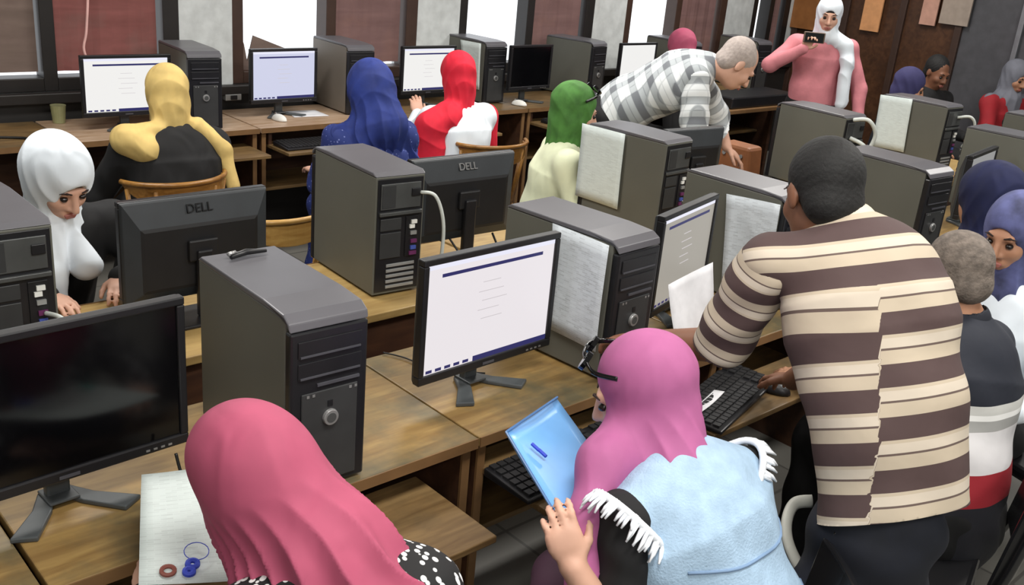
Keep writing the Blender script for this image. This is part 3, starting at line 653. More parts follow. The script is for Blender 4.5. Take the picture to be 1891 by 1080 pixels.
MB().tube(curve_pts([(1.89, .913, .74), (1.861, .938, .73), (1.831, .933, .70), (1.816, .912, .66), (1.825, .879, .61), (1.86, .86, .56)]), .017, 10, flat=.55).build('strap_band', MT['greyband'], t, smooth=True)

# ------------------------------------------------------------------ people: signed-distance shapes meshed with surface nets
def V3(*a): return np.array(a, dtype=np.float64)
def nrm(v): v = np.asarray(v, float); return v/(np.linalg.norm(v)+1e-9)
class SDF:
    def __init__(s): s.ops = []
    def cap(s, a, b, ra, rb=None, k=.02, n=None, f=1, sub=False):
        a = np.asarray(a, float); b = np.asarray(b, float); rb = ra if rb is None else rb
        m = max(ra, rb); lo = np.minimum(a, b)-m; hi = np.maximum(a, b)+m
        s.ops.append(('c', lo, hi, (a, b, ra, rb, None if n is None else nrm(n), f), k, sub)); return s
    def ell(s, c_, r, R=None, k=.02, sub=False):
        c_ = np.asarray(c_, float); m = max(r); s.ops.append(('e', c_-m, c_+m, (c_, np.asarray(r, float), R), k, sub)); return s
    def mesh(s, h):
        add = [o for o in s.ops if not o[5]]
        lo = np.min([o[1] for o in add], 0)-.035; hi = np.max([o[2] for o in add], 0)+.035
        n = np.ceil((hi-lo)/h).astype(int)+1
        g = np.full(n, .08, np.float32); ax = [lo[i]+h*np.arange(n[i]) for i in range(3)]
        for kind, bl, bh, prm, k, sub in s.ops:
            m = k+.03
            i0 = np.maximum(0, np.floor((bl-m-lo)/h).astype(int)); i1 = np.minimum(n, np.ceil((bh+m-lo)/h).astype(int)+1)
            if np.any(i1 <= i0): continue
            sl = tuple(slice(i0[i], i1[i]) for i in range(3))
            X = ax[0][sl[0]][:, None, None].astype(np.float32); Y = ax[1][sl[1]][None, :, None].astype(np.float32); Z = ax[2][sl[2]][None, None, :].astype(np.float32)
            if kind == 'c':
                a, b, ra, rb, nn, f = prm; ab = b-a; L2 = ab@ab+1e-12
                px, py, pz = X-a[0], Y-a[1], Z-a[2]
                t = np.clip((px*ab[0]+py*ab[1]+pz*ab[2])/L2, 0, 1)
                qx, qy, qz = px-t*ab[0], py-t*ab[1], pz-t*ab[2]
                if nn is not None:
                    dn = qx*nn[0]+qy*nn[1]+qz*nn[2]; e = dn*(1/f-1); qx = qx+nn[0]*e; qy = qy+nn[1]*e; qz = qz+nn[2]*e
                d = np.sqrt(qx*qx+qy*qy+qz*qz)-(ra+(rb-ra)*t)
                if nn is not None: d = d*(.5+.5*f)
            else:
                c_, r, R = prm; px, py, pz = X-c_[0], Y-c_[1], Z-c_[2]
                if R is not None: lx, ly, lz = [px*R[i][0]+py*R[i][1]+pz*R[i][2] for i in range(3)]
                else: lx, ly, lz = px, py, pz
                k0 = np.sqrt((lx/r[0])**2+(ly/r[1])**2+(lz/r[2])**2); k1 = np.sqrt((lx/r[0]**2)**2+(ly/r[1]**2)**2+(lz/r[2]**2)**2)+1e-6
                d = k0*(k0-1)/k1
            A = g[sl]
            if sub:
                d = -d; hh = np.clip(.5-.5*(d-A)/k*-1, 0, 1); hh = np.clip(.5+.5*(d-A)/k, 0, 1); g[sl] = A*(1-hh)+d*hh+k*hh*(1-hh)
            else:
                hh = np.clip(.5+.5*(A-d)/k, 0, 1); g[sl] = A*(1-hh)+d*hh-k*hh*(1-hh)
        g[0] = g[-1] = .05; g[:, 0] = g[:, -1] = .05; g[:, :, 0] = g[:, :, -1] = .05
        ins = g < 0
        cnt = np.zeros(np.array(ins.shape)-1, np.int8)
        offs = [(i, j, k) for i in (0, 1) for j in (0, 1) for k in (0, 1)]
        nx, ny, nz = cnt.shape
        for i, j, k in offs: cnt += ins[i:i+nx, j:j+ny, k:k+nz]
        act = np.argwhere((cnt > 0) & (cnt < 8)); idx = np.full(cnt.shape, -1, np.int32); idx[tuple(act.T)] = np.arange(len(act))
        pos = np.zeros((len(act), 3)); w = np.zeros(len(act))
        for o0 in offs:
            for a in range(3):
                if o0[a]: continue
                o1 = list(o0); o1[a] = 1
                v0 = g[act[:, 0]+o0[0], act[:, 1]+o0[1], act[:, 2]+o0[2]]; v1 = g[act[:, 0]+o1[0], act[:, 1]+o1[1], act[:, 2]+o1[2]]
                m = (v0 < 0) != (v1 < 0); t = np.where(m, v0/np.where(m, v0-v1, 1), 0)
                p = np.array(o0, float)[None]+t[:, None]*(np.array(o1)-np.array(o0))[None]
                pos += p*m[:, None]; w += m
        V = lo+h*(act+pos/w[:, None]); F = []
        for a in range(3):
            s0 = [slice(1, -1)]*3; s1 = [slice(1, -1)]*3; s0[a] = slice(0, -1); s1[a] = slice(1, None)
            dif = ins[tuple(s0)] != ins[tuple(s1)]; e = np.argwhere(dif)
            if not len(e): continue
            e = e+np.array([0 if i == a else 1 for i in range(3)])
            b_, c_ = (a+1) % 3, (a+2) % 3
            def cell(db, dc): q = e.copy(); q[:, b_] += db; q[:, c_] += dc; return idx[tuple(q.T)]
            q = np.stack([cell(-1, -1), cell(0, -1), cell(0, 0), cell(-1, 0)], 1)
            flip = ~ins[tuple(e.T)]; q[flip] = q[flip][:, ::-1]; F.append(q)
        F = np.concatenate(F); F = F[(F >= 0).all(1)]
        return V, F
def vnormals(V, F):
    n = np.cross(V[F[:, 2]]-V[F[:, 0]], V[F[:, 3]]-V[F[:, 1]]); N = np.zeros_like(V)
    for k in range(4): np.add.at(N, F[:, k], n)
    return N/(np.linalg.norm(N, axis=1)[:, None]+1e-12)
def sd_obj(name, sdf, h, mat, parent, disp=None, attrs=None, keep=None, snap=None):
    V, F = sdf.mesh(h)
    if disp is not None:
        N = vnormals(V, F); V = V+N*disp(V)[:, None]
    if snap is not None:
        dd = (V-snap[0])@snap[1]; up_ = dd > 0; F = F[up_[F].any(1)]
        low = ~up_; V[low] -= snap[1]*dd[low][:, None]
        used = np.zeros(len(V), bool); used[F.ravel()] = True; mp = np.cumsum(used)-1; V = V[used]; F = mp[F]
    if keep is not None:
        kv = keep(V); F = F[kv[F].all(1)]; used = np.zeros(len(V), bool); used[F.ravel()] = True; mp = np.cumsum(used)-1; V = V[used]; F = mp[F]
    me = bpy.data.meshes.new(name)
    org = np.array(parent.location) if parent else np.zeros(3)
    me.vertices.add(len(V)); me.vertices.foreach_set('co', (V-org).astype(np.float32).ravel())
    me.loops.add(len(F)*4); me.loops.foreach_set('vertex_index', F.astype(np.int32).ravel())
    me.polygons.add(len(F)); me.polygons.foreach_set('loop_start', np.arange(0, len(F)*4, 4, dtype=np.int32))
    me.update(calc_edges=True); me.polygons.foreach_set('use_smooth', np.ones(len(F), bool))
    if attrs:
        for k, fn in attrs.items():
            at = me.attributes.new(k, 'FLOAT', 'POINT'); at.data.foreach_set('value', fn(V).astype(np.float32))
    me.materials.append(MT[mat]); me.validate()
    o = bpy.data.objects.new(name, me); COL.objects.link(o); o.parent = parent
    return o
def frame(f):
    f = nrm(f); r = nrm(np.cross(f, [0, 0, 1])); u = np.cross(r, f); return r, f, u

def hand(sd, Wr, d, pn, thumb, curl=.35, k=.006, sc=1):
    """wrist, finger direction, palm normal (fingers curl towards it), thumb side"""
    d = nrm(d); pn = nrm(np.asarray(pn)-d*np.dot(pn, d)); s = np.cross(pn, d); s = s if np.dot(s, thumb) > 0 else -s
    K = Wr+d*.085*sc
    sd.cap(Wr+d*.01, Wr+d*.05*sc, .027*sc, .036*sc, .012, pn, .45); sd.cap(Wr+d*.05*sc+s*.012, K+s*.014-d*.012, .024*sc, .022*sc, .012, pn, .55); sd.cap(Wr+d*.05*sc-s*.012, K-s*.016-d*.014, .024*sc, .021*sc, .012, pn, .55)
    for i, (off, L, r) in enumerate([(.030, .072, .0085), (.010, .080, .0088), (-.010, .075, .0085), (-.029, .058, .0075)]):
        b = K+s*off*sc-d*abs(off-.005)*.25; dd = nrm(d+s*off*2.5)
        cu = curl*(1+.12*i); d1 = nrm(dd*math.cos(cu*.5)+pn*math.sin(cu*.5)); d2 = nrm(dd*math.cos(cu*1.4)+pn*math.sin(cu*1.4)); d3 = nrm(dd*math.cos(cu*2.2)+pn*math.sin(cu*2.2))
        p1 = b+d1*L*.45*sc; p2 = p1+d2*L*.3*sc; p3 = p2+d3*L*.25*sc
        sd.cap(b-d*.012, p1, r*1.05*sc, r*sc, k).cap(p1, p2, r*sc, r*.95*sc, .003).cap(p2, p3, r*.95*sc, r*.8*sc, .003)
    t0 = Wr+d*.022*sc+s*.022*sc; t1 = t0+(d*.55+s*.75+pn*.25)*.036*sc; t2 = t1+nrm(d*.85+s*.35+pn*.4)*.030*sc; t3 = t2+nrm(d*.95+s*.05+pn*.4)*.022*sc
    sd.cap(t0, t1, .014*sc, .011*sc, .010).cap(t1, t2, .0105*sc, .0095*sc, .003).cap(t2, t3, .0095*sc, .008*sc, .003)

def pose_seated(H, yaw, lean=.12, sw=.17, **kw):
    """head centre, horizontal facing angle in degrees from +y towards +x"""
    H = np.array(H, float); a = math.radians(yaw); F = V3(math.sin(a), math.cos(a), 0); R = V3(F[1], -F[0], 0); Z = V3(0, 0, 1)
    J = {'H': H, 'F': F*.9-Z*.3}
    J['N'] = H-F*.035-Z*.17
    J['P'] = np.array([*(J['N']-F*lean)[:2], .53])
    J['SL'] = J['N']-R*sw-Z*.045; J['SR'] = J['N']+R*sw-Z*.045
    J['EL'] = J['SL']-R*.05+F*.10-Z*.23; J['ER'] = J['SR']+R*.05+F*.10-Z*.23
    J['WL'] = J['EL']+R*.08+F*.22+Z*.0; J['WR'] = J['ER']-R*.08+F*.22+Z*.0
    J['KL'] = J['P']+F*.42-R*.1+V3(0, 0, -.01); J['KR'] = J['P']+F*.42+R*.1+V3(0, 0, -.01)
    J['AL'] = np.array([*(J['KL']+F*.02)[:2], .09]); J['AR'] = np.array([*(J['KR']+F*.02)[:2], .09])
    J['HL'] = F; J['HR'] = F; J['R'] = R; J['B'] = F
    for k, v in kw.items(): J[k] = np.array(v, float)
    return J
def person(label, J, h=.007, skin='skin', top=None, sleeve='long', bottom='blackc', hijab=None, hair=None, under=None, face=True, bulk=1.0,
           toparg=None, topw=(.145, .155), skirt=False, hijab_extra=None, top_extra=None, fold=.004, attrs=None, group=None, hscale=1.0, headfold=.0015, foldn=7, bald=False, curl=.4, keep=None, palm=None, hj=1.0, hem=None, sleeve_attrs=None, drape=True, cut=None, trw=.135, hsc=.88, collar=None, shr=.062, trz=0):
    base = (round(float(J['P'][0]), 3), round(float(J['P'][1]), 3), 0)
    t = thing('person', label, 'person', base, 0, group)
    Z = V3(0, 0, 1); R = J['R']; B = J['B']
    H, N, P = J['H'], J['N'], J['P']; r, f, u = frame(J['F']); hs = hscale
    L = lambda x, y, z: H+(r*x+f*y+u*z)*hs
    Rm = [r, f, u]
    C = P+(N-P)*.74; sp = nrm(N-P)
    bodyfwd = nrm(np.cross(sp, R)); bodyfwd = bodyfwd if np.dot(bodyfwd, B) > 0 or abs(np.dot(bodyfwd, B)) < .05 and bodyfwd[2] < 0 else -bodyfwd
    sd = SDF()
    sd.ell(L(0, -.015, .03), (.073*hs, .093*hs, .088*hs), Rm).ell(L(0, .028, -.028), (.060*hs, .068*hs, .084*hs), Rm, .02).ell(L(0, .042, -.082), (.040*hs, .042*hs, .032*hs), Rm, .025)
    if face:
        sd.ell(L(.034, .062, -.03), (.026*hs, .026*hs, .026*hs), Rm, .015).ell(L(-.034, .062, -.03), (.026*hs, .026*hs, .026*hs), Rm, .015)
        sd.cap(L(-.032, .082, .018), L(.032, .082, .018), .012*hs, k=.012)
        for s in (-1, 1): sd.ell(L(s*.031, .101, -.002), (.019*hs, .016*hs, .012*hs), Rm, .010, True)
        sd.cap(L(0, .094, .004), L(0, .113, -.034), .008*hs, .012*hs, .01)
        sd.cap(L(-.014, .098, -.038), L(.014, .098, -.038), .008*hs, k=.008)
        sd.cap(L(-.018, .088, -.066), L(.018, .088, -.066), .009*hs, k=.01)
    if not hijab:
        for s in (-1, 1): sd.ell(L(s*.074, -.008, -.008), (.009*hs, .019*hs, .032*hs), Rm, .008)
    sd.cap(L(0, -.012, -.06), N, .05*hs, .056, .03)
    sd.cap(N, C, .06, .10, .04, bodyfwd, .7).cap(C, P, .10, .11, .04, bodyfwd, .75)
    sd.cap(J['SL'], J['SR'], .045, k=.04)
    for q, E_, Wk, Hk, th in (('SL', 'EL', 'WL', 'HL', R), ('SR', 'ER', 'WR', 'HR', -R)):
        fa = 1.0 if skin != 'skind' else 1.15
        sd.cap(J[q], J[E_], .044*fa*bulk, .037*fa*bulk, .03).cap(J[E_], J[Wk], .038*fa*bulk, .026*fa, .012)
        pn = (palm or {}).get(Wk, -Z)
        hand(sd, J[Wk], J[Hk], pn, th, curl, sc=hsc)
    for K, A_ in (('KL', 'AL'), ('KR', 'AR')):
        Pz = P-Z*trz*.8; sd.cap(Pz+(J[K]-Pz)*.12, J[K], .07, .05, .04).cap(J[K], J[A_], .045, .035, .03).cap(J[A_], J[A_]+nrm([B[0], B[1], 0])*.10-Z*.03, .03, .03, .03)
    sd_obj('body', sd, min(h, .006) if h < .0075 else h, skin, t)
    if face:
        for s in (-1, 1):
            e = SDF().ell(L(s*.031, .084, -.003), (.012*hs, .012*hs, .009*hs), Rm); sd_obj('eye', e, .003, 'eye', t)
            b_ = SDF().cap(L(s*.018, .096, .022), L(s*.034, .094, .028), .003*hs, k=.004).cap(L(s*.034, .094, .028), L(s*.05, .082, .02), .003*hs, .002*hs, .004); sd_obj('eyebrow', b_, .0025, 'brow', t)
        l_ = SDF().cap(L(-.018, .097, -.066), L(0, .1005, -.063), .0045*hs, .006*hs, .004).cap(L(0, .1005, -.063), L(.018, .097, -.066), .006*hs, .0045*hs, .004).cap(L(-.012, .0985, -.073), L(.012, .0985, -.073), .0055*hs, k=.004)
        sd_obj('lips', l_, .003, 'lip', t)
    # top
    hd_off = f*.02
    if top:
        sd = SDF(); b = bulk; a0 = topw[0]*b; a1 = topw[1]*b
        lowp = hem if hem is not None else P-sp*.02
        sd.cap(lowp, P+sp*.12, a0*1.03, a0*.97, .05, bodyfwd, .78).cap(P+sp*.12, C, a0*.97, a1, .06, bodyfwd, .74).cap(C, N-sp*.05, a1, .075*b, .06, bodyfwd, .7)
        sd.cap(J['SL'], J['SR'], shr*b, k=.06).cap(N-sp*.04, N+nrm(H-N)*.015, .070, .060, .03)
        sr = {'long': 1.0, 'short': .0, 'none': -1}[sleeve]
        arm = SDF() if sleeve_attrs is not None else sd
        for q, E_, Wk in (('SL', 'EL', 'WL'), ('SR', 'ER', 'WR')):
            if sleeve == 'none': continue
            Eo = J[E_]; 
            if sleeve == 'short': Eo = J[q]+(J[E_]-J[q])*.92
            arm.cap(J[q], Eo, .062*b, (.052 if sleeve == 'long' else .062)*b, .04)
            if sleeve == 'long': arm.cap(J[E_], J[Wk], .052*b, .037, .02)
        if top_extra: top_extra(sd, L, J)
        rr = np.array(R)
        def fd(V):
            d = V-P; s1 = d@sp; s2 = d@rr
            return fold*(np.sin(s1*38+np.sin(s2*16)*1.6+2)*.5+np.sin(s2*48+s1*25)*.35)*np.clip(1.2-s1*1.2, .3, 1)
        sd_obj('shirt' if sleeve != 'none' else 'vest', sd, h, top, t, fd, attrs, snap=(None if cut is None else (cut, sp)))
        if collar:
            hd = nrm(H-hd_off-N); cl = SDF().cap(N-sp*.035, N+hd*.028, .080, .068, .02).cap(N+hd*.02, N+hd*.07, .056, .056, .005, sub=True)
            sd_obj('collar', cl, .005, collar, t)
        if sleeve_attrs is not None:
            for q, E_, Wk in (('SL', 'EL', 'WL'), ('SR', 'ER', 'WR')):
                ar = SDF(); fr = {'long': 1.0, 'short': .95}[sleeve]; Eo = J[q]+(J[E_]-J[q])*fr
                ar.cap(J[q]+(J[E_]-J[q])*.08, Eo, .068*b, .069*b, .04)
                if sleeve == 'long': ar.cap(J[E_], J[Wk], .052*b, .037, .02)
                dirn = nrm(Eo-J[q]); S0 = J[q]
                sd_obj('sleeve', ar, h, top, t, lambda V: .003*np.sin((V-S0)@dirn*60+((V-S0)@rr)*40), {k: (lambda V, fn=fn: fn((V-S0)@dirn, (V-S0)@rr)) for k, fn in sleeve_attrs.items()}, keep=lambda V: (V-Eo)@dirn < .03)
    if bottom:
        sd = SDF(); Pk = P; P = P-Z*trz
        sd.cap(P+R*.05-Z*.02, P-R*.05-Z*.02, trw, k=.05)
        if skirt:
            K = (J['KL']+J['KR'])/2; A_ = (J['AL']+J['AR'])/2
            sd.cap(P, K, .15, .13, .06, Z if abs((K-P)[2]) < .2 else B, .7).cap(K, A_, .13, .19, .06, B, .7)
        for K, A_ in (('KL', 'AL'), ('KR', 'AR')):
            sd.cap(P+(J[K]-P)*.12+V3(0, 0, -.01), J[K], .10, .068, .05).cap(J[K], J[A_], .066, .052, .03)
        P = Pk
        sd_obj('skirt' if skirt else 'trousers', sd, max(h, .009), bottom, t, lambda V: .004*np.sin(V[:, 2]*40+V[:, 0]*30))
    for A_ in ('AL', 'AR'):
        a = J[A_]; bd = nrm([B[0], B[1], 0]); sd = SDF().cap(a-bd*.04-Z*.045, a+bd*.13-Z*.05, .040, .036, .02, Z, .8).cap(a-Z*.02, a-Z*.05, .04, .04, .02)
        sd_obj('shoe', sd, .01, 'shoe', t)
    if hijab:
        sd = SDF(); q = hs*hj
        sd.ell(L(0, -.018, .030), (.088*q, .108*q, .102*q), Rm).ell(L(0, .0, -.045), (.076*q, .085*q, .10*q), Rm, .03)
        sd.cap(L(0, .03, -.105), N+bodyfwd*.03, .052*q, .06, .03)
        sd.cap(L(0, -.03, -.06), N-bodyfwd*.005, .072*q, .078, .04)
        if drape: sd.cap(N, N-sp*.06, .08, .105, .05, bodyfwd, .8)
        if drape: sd.cap(N-sp*.04-R*.05, J['SL']+Z*.02, .075, .058, .05).cap(N-sp*.04+R*.05, J['SR']+Z*.02, .075, .058, .05)
        if drape: sd.cap(N+bodyfwd*.05, N-sp*.17+bodyfwd*.09, .07, .055, .05)
        if hijab_extra: hijab_extra(sd, L, J)
        if face: sd.ell(L(0, .125, -.022), (.056*q, .085*q, .078*q), Rm, .008, True)
        ax_ = nrm(H-N)
        def hf(V):
            d = V-H; lx = d@r; ly = d@f; lz = d@u
            low = np.clip((-lz-.02)/.16, 0, 1); th = np.arctan2(lx, -ly+.0)
            w1 = np.sin(th*foldn+lz*14+np.sin(lz*21)*.8); w2 = np.sin(lz*75+ly*60+lx*lx*300)
            return fold*1.3*low*(1-2*np.abs(w1)**.8)*.8+(headfold+.0012)*(1-low)*np.clip((.10-lz)/.08,.15,1)*(1-2*np.abs(np.sin(lz*38+ly*30+np.sin(lx*25)*.8+np.sin(ly*18))))
        sd_obj('headscarf', sd, (.005 if h < .0085 else .008), hijab, t, hf)
        if under and face:
            us = SDF().ell(L(0, -.012, .024), (.079*hs, .099*hs, .091*hs), Rm).ell(L(0, .12, -.045), (.052*hs, .09*hs, .085*hs), Rm, .008, True); sd_obj('underscarf', us, .005, under, t, keep=lambda V: ((V-H)@f > .02))
    if hair:
        sd = SDF().ell(L(0, -.024, .036), (.080*hs, .096*hs, .090*hs), Rm).ell(L(0, -.055, -.03), (.068*hs, .055*hs, .055*hs), Rm, .02)
        sd.ell(L(0, .125, -.03), (.085*hs, .105*hs, .085*hs), Rm, .015, True)
        if bald: sd.ell(L(0, .10, .12), (.075*hs, .12*hs, .075*hs), Rm, .01, True)
        for s in (-1, 1): sd.ell(L(s*.085, .0, -.022), (.018*hs, .024*hs, .038*hs), Rm, .006, True)
        sd_obj('hair', sd, .0045, hair, t, lambda V: .0005*np.sin(V[:, 0]*300)*np.sin(V[:, 2]*260+V[:, 1]*200))
    return t

# --- near: rose-scarfed woman
J = pose_seated((.685, 1.305, 1.02), -25, lean=.16)
J['F'] = V3(-.45, .80, -.55); J['N'] = V3(.745, 1.19, .905); J['R'] = V3(.88, -.42, 0)/np.linalg.norm([.88, .42]); J['B'] = V3(-.42, .88, 0)
J['SL'] = V3(.62, 1.17, .83); J['SR'] = V3(.885, 1.08, .845); J['P'] = V3(.82, .95, .53)
J['EL'] = V3(.50, 1.30, .72); J['ER'] = V3(1.0, 1.17, .70); J['WL'] = V3(.56, 1.43, .74); J['WR'] = V3(.93, 1.34, .74); J['HL'] = V3(.5, .8, .3); J['HR'] = V3(-.6, .7, .2)
J['KL'] = V3(.68, 1.32, .54); J['KR'] = V3(.92, 1.30, .54); J['AL'] = V3(.66, 1.36, .09); J['AR'] = V3(.93, 1.34, .09)
def hx(sd, L, J):
    sd.cap(L(0, -.04, -.03), V3(.765, 1.16, .915), .085, .085, .06).cap(V3(.765, 1.16, .915), V3(.80, 1.07, .83), .085, .095, .06)
    sd.cap(L(0, .05, -.07), V3(.70, 1.21, .85), .05, .06, .05).cap(V3(.70, 1.21, .85), V3(.72, 1.16, .74), .07, .08, .05)
person('person leaning over the form in a large plain rose-pink headscarf, back to us', J, .006, 'skin', 'fleck', bottom='blackc', hijab='ypink', hijab_extra=hx, fold=.009, headfold=-.0012, foldn=9, skirt=True, hj=.97, drape=False, face=False)

# --- near: mauve-scarfed woman in denim vest
J = pose_seated((1.485, 1.125, 1.04), -10, lean=.16)
J['F'] = V3(-.55, .80, -.45); J['N'] = V3(1.48, 1.025, .91); J['R'] = nrm([.98, -.16, 0]); J['B'] = nrm([-.16, .98, 0])
J['SL'] = V3(1.325, 1.005, .86); J['SR'] = V3(1.655, .965, .87); J['P'] = V3(1.54, .79, .53)
J['EL'] = V3(1.275, .93, .63); J['WL'] = V3(1.205, 1.015, .79); J['HL'] = V3(-.12, .45, .88)
J['ER'] = V3(1.73, 1.06, .68); J['WR'] = V3(1.60, 1.29, .76); J['HR'] = V3(-.5, .8, .2)
J['KL'] = V3(1.33, 1.14, .55); J['KR'] = V3(1.55, 1.18, .55); J['AL'] = V3(1.33, 1.18, .09); J['AR'] = V3(1.56, 1.22, .09)
def hx(sd, L, J):
    sd.cap(L(0, .02, -.06), V3(1.36, 1.10, .92), .065, .05, .04).cap(V3(1.36, 1.10, .92), V3(1.27, 1.06, .84), .05, .038, .04).cap(V3(1.27, 1.06, .84), V3(1.21, 1.0, .72), .038, .032, .03)
tp = person('person in mauve headscarf and light denim vest holding a blue folder', J, .006, 'skin', 'denim', sleeve='none', bottom='maroon', hijab='purple', hijab_extra=hx, fold=.006, headfold=-.0007, foldn=8, skirt=True,
       topw=(.158, .175), palm={'WL': V3(.6, .7, -.3)}, curl=.55, drape=False, hj=.97, shr=.045)
PB = Vector(tp.location)
sd = SDF()
for q, E_, Wk in (('SL', 'EL', 'WL'), ('SR', 'ER', 'WR')): sd.cap(J[q], J[E_], .058, .05, .03).cap(J[E_], J[E_]+(J[Wk]-J[E_])*.8, .05, .036, .02)
for nm, q, E_, Wk in (('sleeve', 'SL', 'EL', 'WL'), ('sleeve', 'SR', 'ER', 'WR')):
    sd = SDF().cap(J[q], J[E_], .058, .05, .03).cap(J[E_], J[E_]+(J[Wk]-J[E_])*(.45 if q == 'SL' else .8), .05, .036, .02)
    sd_obj(nm, sd, .006, 'blackc', tp, lambda V: .003*np.sin(V[:, 2]*70+V[:, 0]*40))
fr_rng = random.Random(3)
for q, E_ in (('SL', 'EL'), ('SR', 'ER')):
    sgn = -1 if q == 'SL' else 1
    out = Vector(J['R'])*sgn; S_ = Vector(J[q])+out*(.0 if q == 'SL' else -.035)+Vector((0, 0, -.012)); d = (out*.75+Vector((0, 0, -.62))-Vector(J['B'])*.12).normalized(); a = d.cross(Vector((0, 0, 1))).normalized(); b = d.cross(a)
    mb = MB()
    for k in range(64):
        an = 2*math.pi*k/64+fr_rng.uniform(-.05, .05); rad = .080+.006*math.sin(3*an)
        ou = (a*math.cos(an)+b*math.sin(an)*1.12); p = S_+ou*rad
        q_ = p+d*fr_rng.uniform(.018, .038)+ou*fr_rng.uniform(.002, .016)+Vector((fr_rng.uniform(-.006, .006), fr_rng.uniform(-.006, .006), fr_rng.uniform(-.008, .004)))
        mb.tube([p-d*.012-PB, (p+q_)/2+ou*.004-PB, q_-PB], [.0055, .0042, .002], 5)
    mb.tube([p_-PB for p_ in [S_+(a*math.cos(x)+b*math.sin(x)*1.12)*(.080+.006*math.sin(3*x))-d*.006 for x in np.linspace(0, 6.283, 40)]], .008, 6)
    o = mb.build('fringe', MT['fringe'], tp, smooth=True); o['kind'] = 'stuff'
bpy.context.view_layer.update()
vest = [o for o in tp.children if o.name.startswith('vest')][0]
for z0, z1, xa, xb in ((.80, .81, 1.36, 1.70), (.69, .70, 1.36, 1.74)):
    pts = []
    for q in np.linspace(0, 1, 16):
        ok, hit, n_, fi = vest.ray_cast(Vector((xa+(xb-xa)*q, 0, z0+(z1-z0)*q))-PB, Vector((0, 1, 0)))
        if ok: pts.append(hit+Vector((0, -.001, 0)))
    if len(pts) > 4: MB().tube(pts, .0035, 6).build('seam', MT['seam'], tp, smooth=True)
# near-side headband / sunglasses pushed up on the scarf
r, f, u = frame(J['F']); H = J['H']
sg_ = thing('sunglasses', 'dark sunglasses pushed up on the front of the mauve headscarf', 'sunglasses', tuple(H))
MB().tube(curve_pts([tuple(r*x+f*y+u*z) for x, y, z in [(-.098, .02, .075), (-.085, .065, .095), (-.04, .085, .115), (.0, .088, .12), (.04, .085, .115), (.085, .065, .095), (.098, .02, .075)]]), .0055, 8, flat=.6).build('glasses_frame', MT['glass'], sg_, smooth=True)
for s in (-1, 1): MB().tube([tuple(r*s*.042+f*.082+u*.104), tuple(r*s*.042+f*.088+u*.112)], [.021, .021], 16).build('lens', MT['glass'], sg_)
# blue folder
TL, TR, BR_, BL = V3(1.30, 1.33, .90), V3(1.54, 1.415, .88), V3(1.44, 1.12, .82), V3(1.205, 1.05, .85)
fo = thing('folder', 'blue clear folder with papers held by the mauve-scarfed woman', 'folder', tuple(BL))
def loc(p): return tuple(np.array(p)-BL)
o = sheet('cover', [loc(TL), loc(TR), loc(BR_), loc(BL)], MT['folder'], None, bend=.006, th=.003, parent=fo)
nn = nrm(np.cross(TR-TL, BL-TL)); nn = nn if nn[2] > 0 else -nn
ins_ = lambda u_, v_, d_: (TL*(1-u_)+TR*u_)*(1-v_)+(BL*(1-u_)+BR_*u_)*v_+nn*d_
MB().tube([loc(ins_(0, 0, .004)), loc(ins_(1, 0, .004)), ], .003, 6).build('folder_edge', MT['foldedge'], fo)
MB().tube([loc(ins_(0, 0, .004)), loc(ins_(0, 1, .004)), ], .003, 6).build('folder_edge', MT['foldedge'], fo)
for u_, v_ in ((.2, .25), (.24, .33)): MB().tube([loc(ins_(u_, v_, .011)), loc(ins_(u_+.04, v_+.09, .011))], .004, 6).build('printed_mark', MT['stampb'], fo)

# --- stooping man in striped shirt
J = dict(H=V3(2.0, 1.105, 1.405), F=V3(.50, .78, -.40), N=V3(1.995, 1.0, 1.325), SL=V3(1.835, 1.105, 1.275), SR=V3(2.115, .915, 1.245), P=V3(1.93, .77, .92),
         EL=V3(1.85, 1.20, 1.03), WL=V3(1.84, 1.43, .95), ER=V3(2.24, 1.08, .98), WR=V3(2.37, 1.28, .77), HL=V3(.1, .9, -.25), HR=V3(.5, .8, -.35),
         KL=V3(1.80, .84, .50), KR=V3(2.04, .72, .50), AL=V3(1.80, .72, .09), AR=V3(2.04, .60, .09), R=V3(.83, -.56, 0), B=V3(.56, .83, 0))
sp_ = nrm(J['N']-J['P']); P0 = J['P'].copy(); RR = J['R']; BB = J['B']
def st(V):
    d = V-P0; s = d@sp_; a = d@RR; b = d@BB
    side = ((a < -.10)).astype(float)*.45*np.clip((.36-s)/.12, 0, 1)
    return (s+.28+.10*np.clip(s-.25, 0, 1)*np.abs(a)*2-.35*a*a)/.106+side
person('person stooping in a brown and beige striped polo shirt, black hair, arm over the desk', J, .006, 'skind', 'stripes', sleeve='short', bottom='darknavy', hair='hairb', bulk=1.0, topw=(.165, .175), fold=.005, hsc=1.0, collar='beige',
       hem=V3(1.925, .725, .74), attrs={'stripe': st}, sleeve_attrs={'stripe': lambda s, a: (s+.03)/.075}, palm={'WR': V3(0, 0, -1)}, hscale=1.0, cut=V3(1.925, .725, .80), trw=.10, trz=.16,
       top_extra=lambda sd, L, J: sd.cap(J['N']-nrm(J['N']-J['P'])*.1, J['N']-nrm(J['N']-J['P'])*.2, .12, .17, .06, J['B'], .7))

# --- grey-haired seated man, right
J = pose_seated((2.63, 1.02, 1.13), 15, lean=.14)
J['N'] = V3(2.64, .955, .985); J['P'] = V3(2.50, .84, .53)
P0 = J['P'].copy()
person('person with short grey hair seated in a navy, white and red banded polo', J, .0075, 'skinm', 'polo', sleeve='short', bottom='blackc', hair='hairg', topw=(.17, .18), hscale=.95, hsc=1.0, collar='darknavy',
       attrs={'stripe': lambda V: np.clip((1.01-V[:, 2])/.42, 0, .99)})
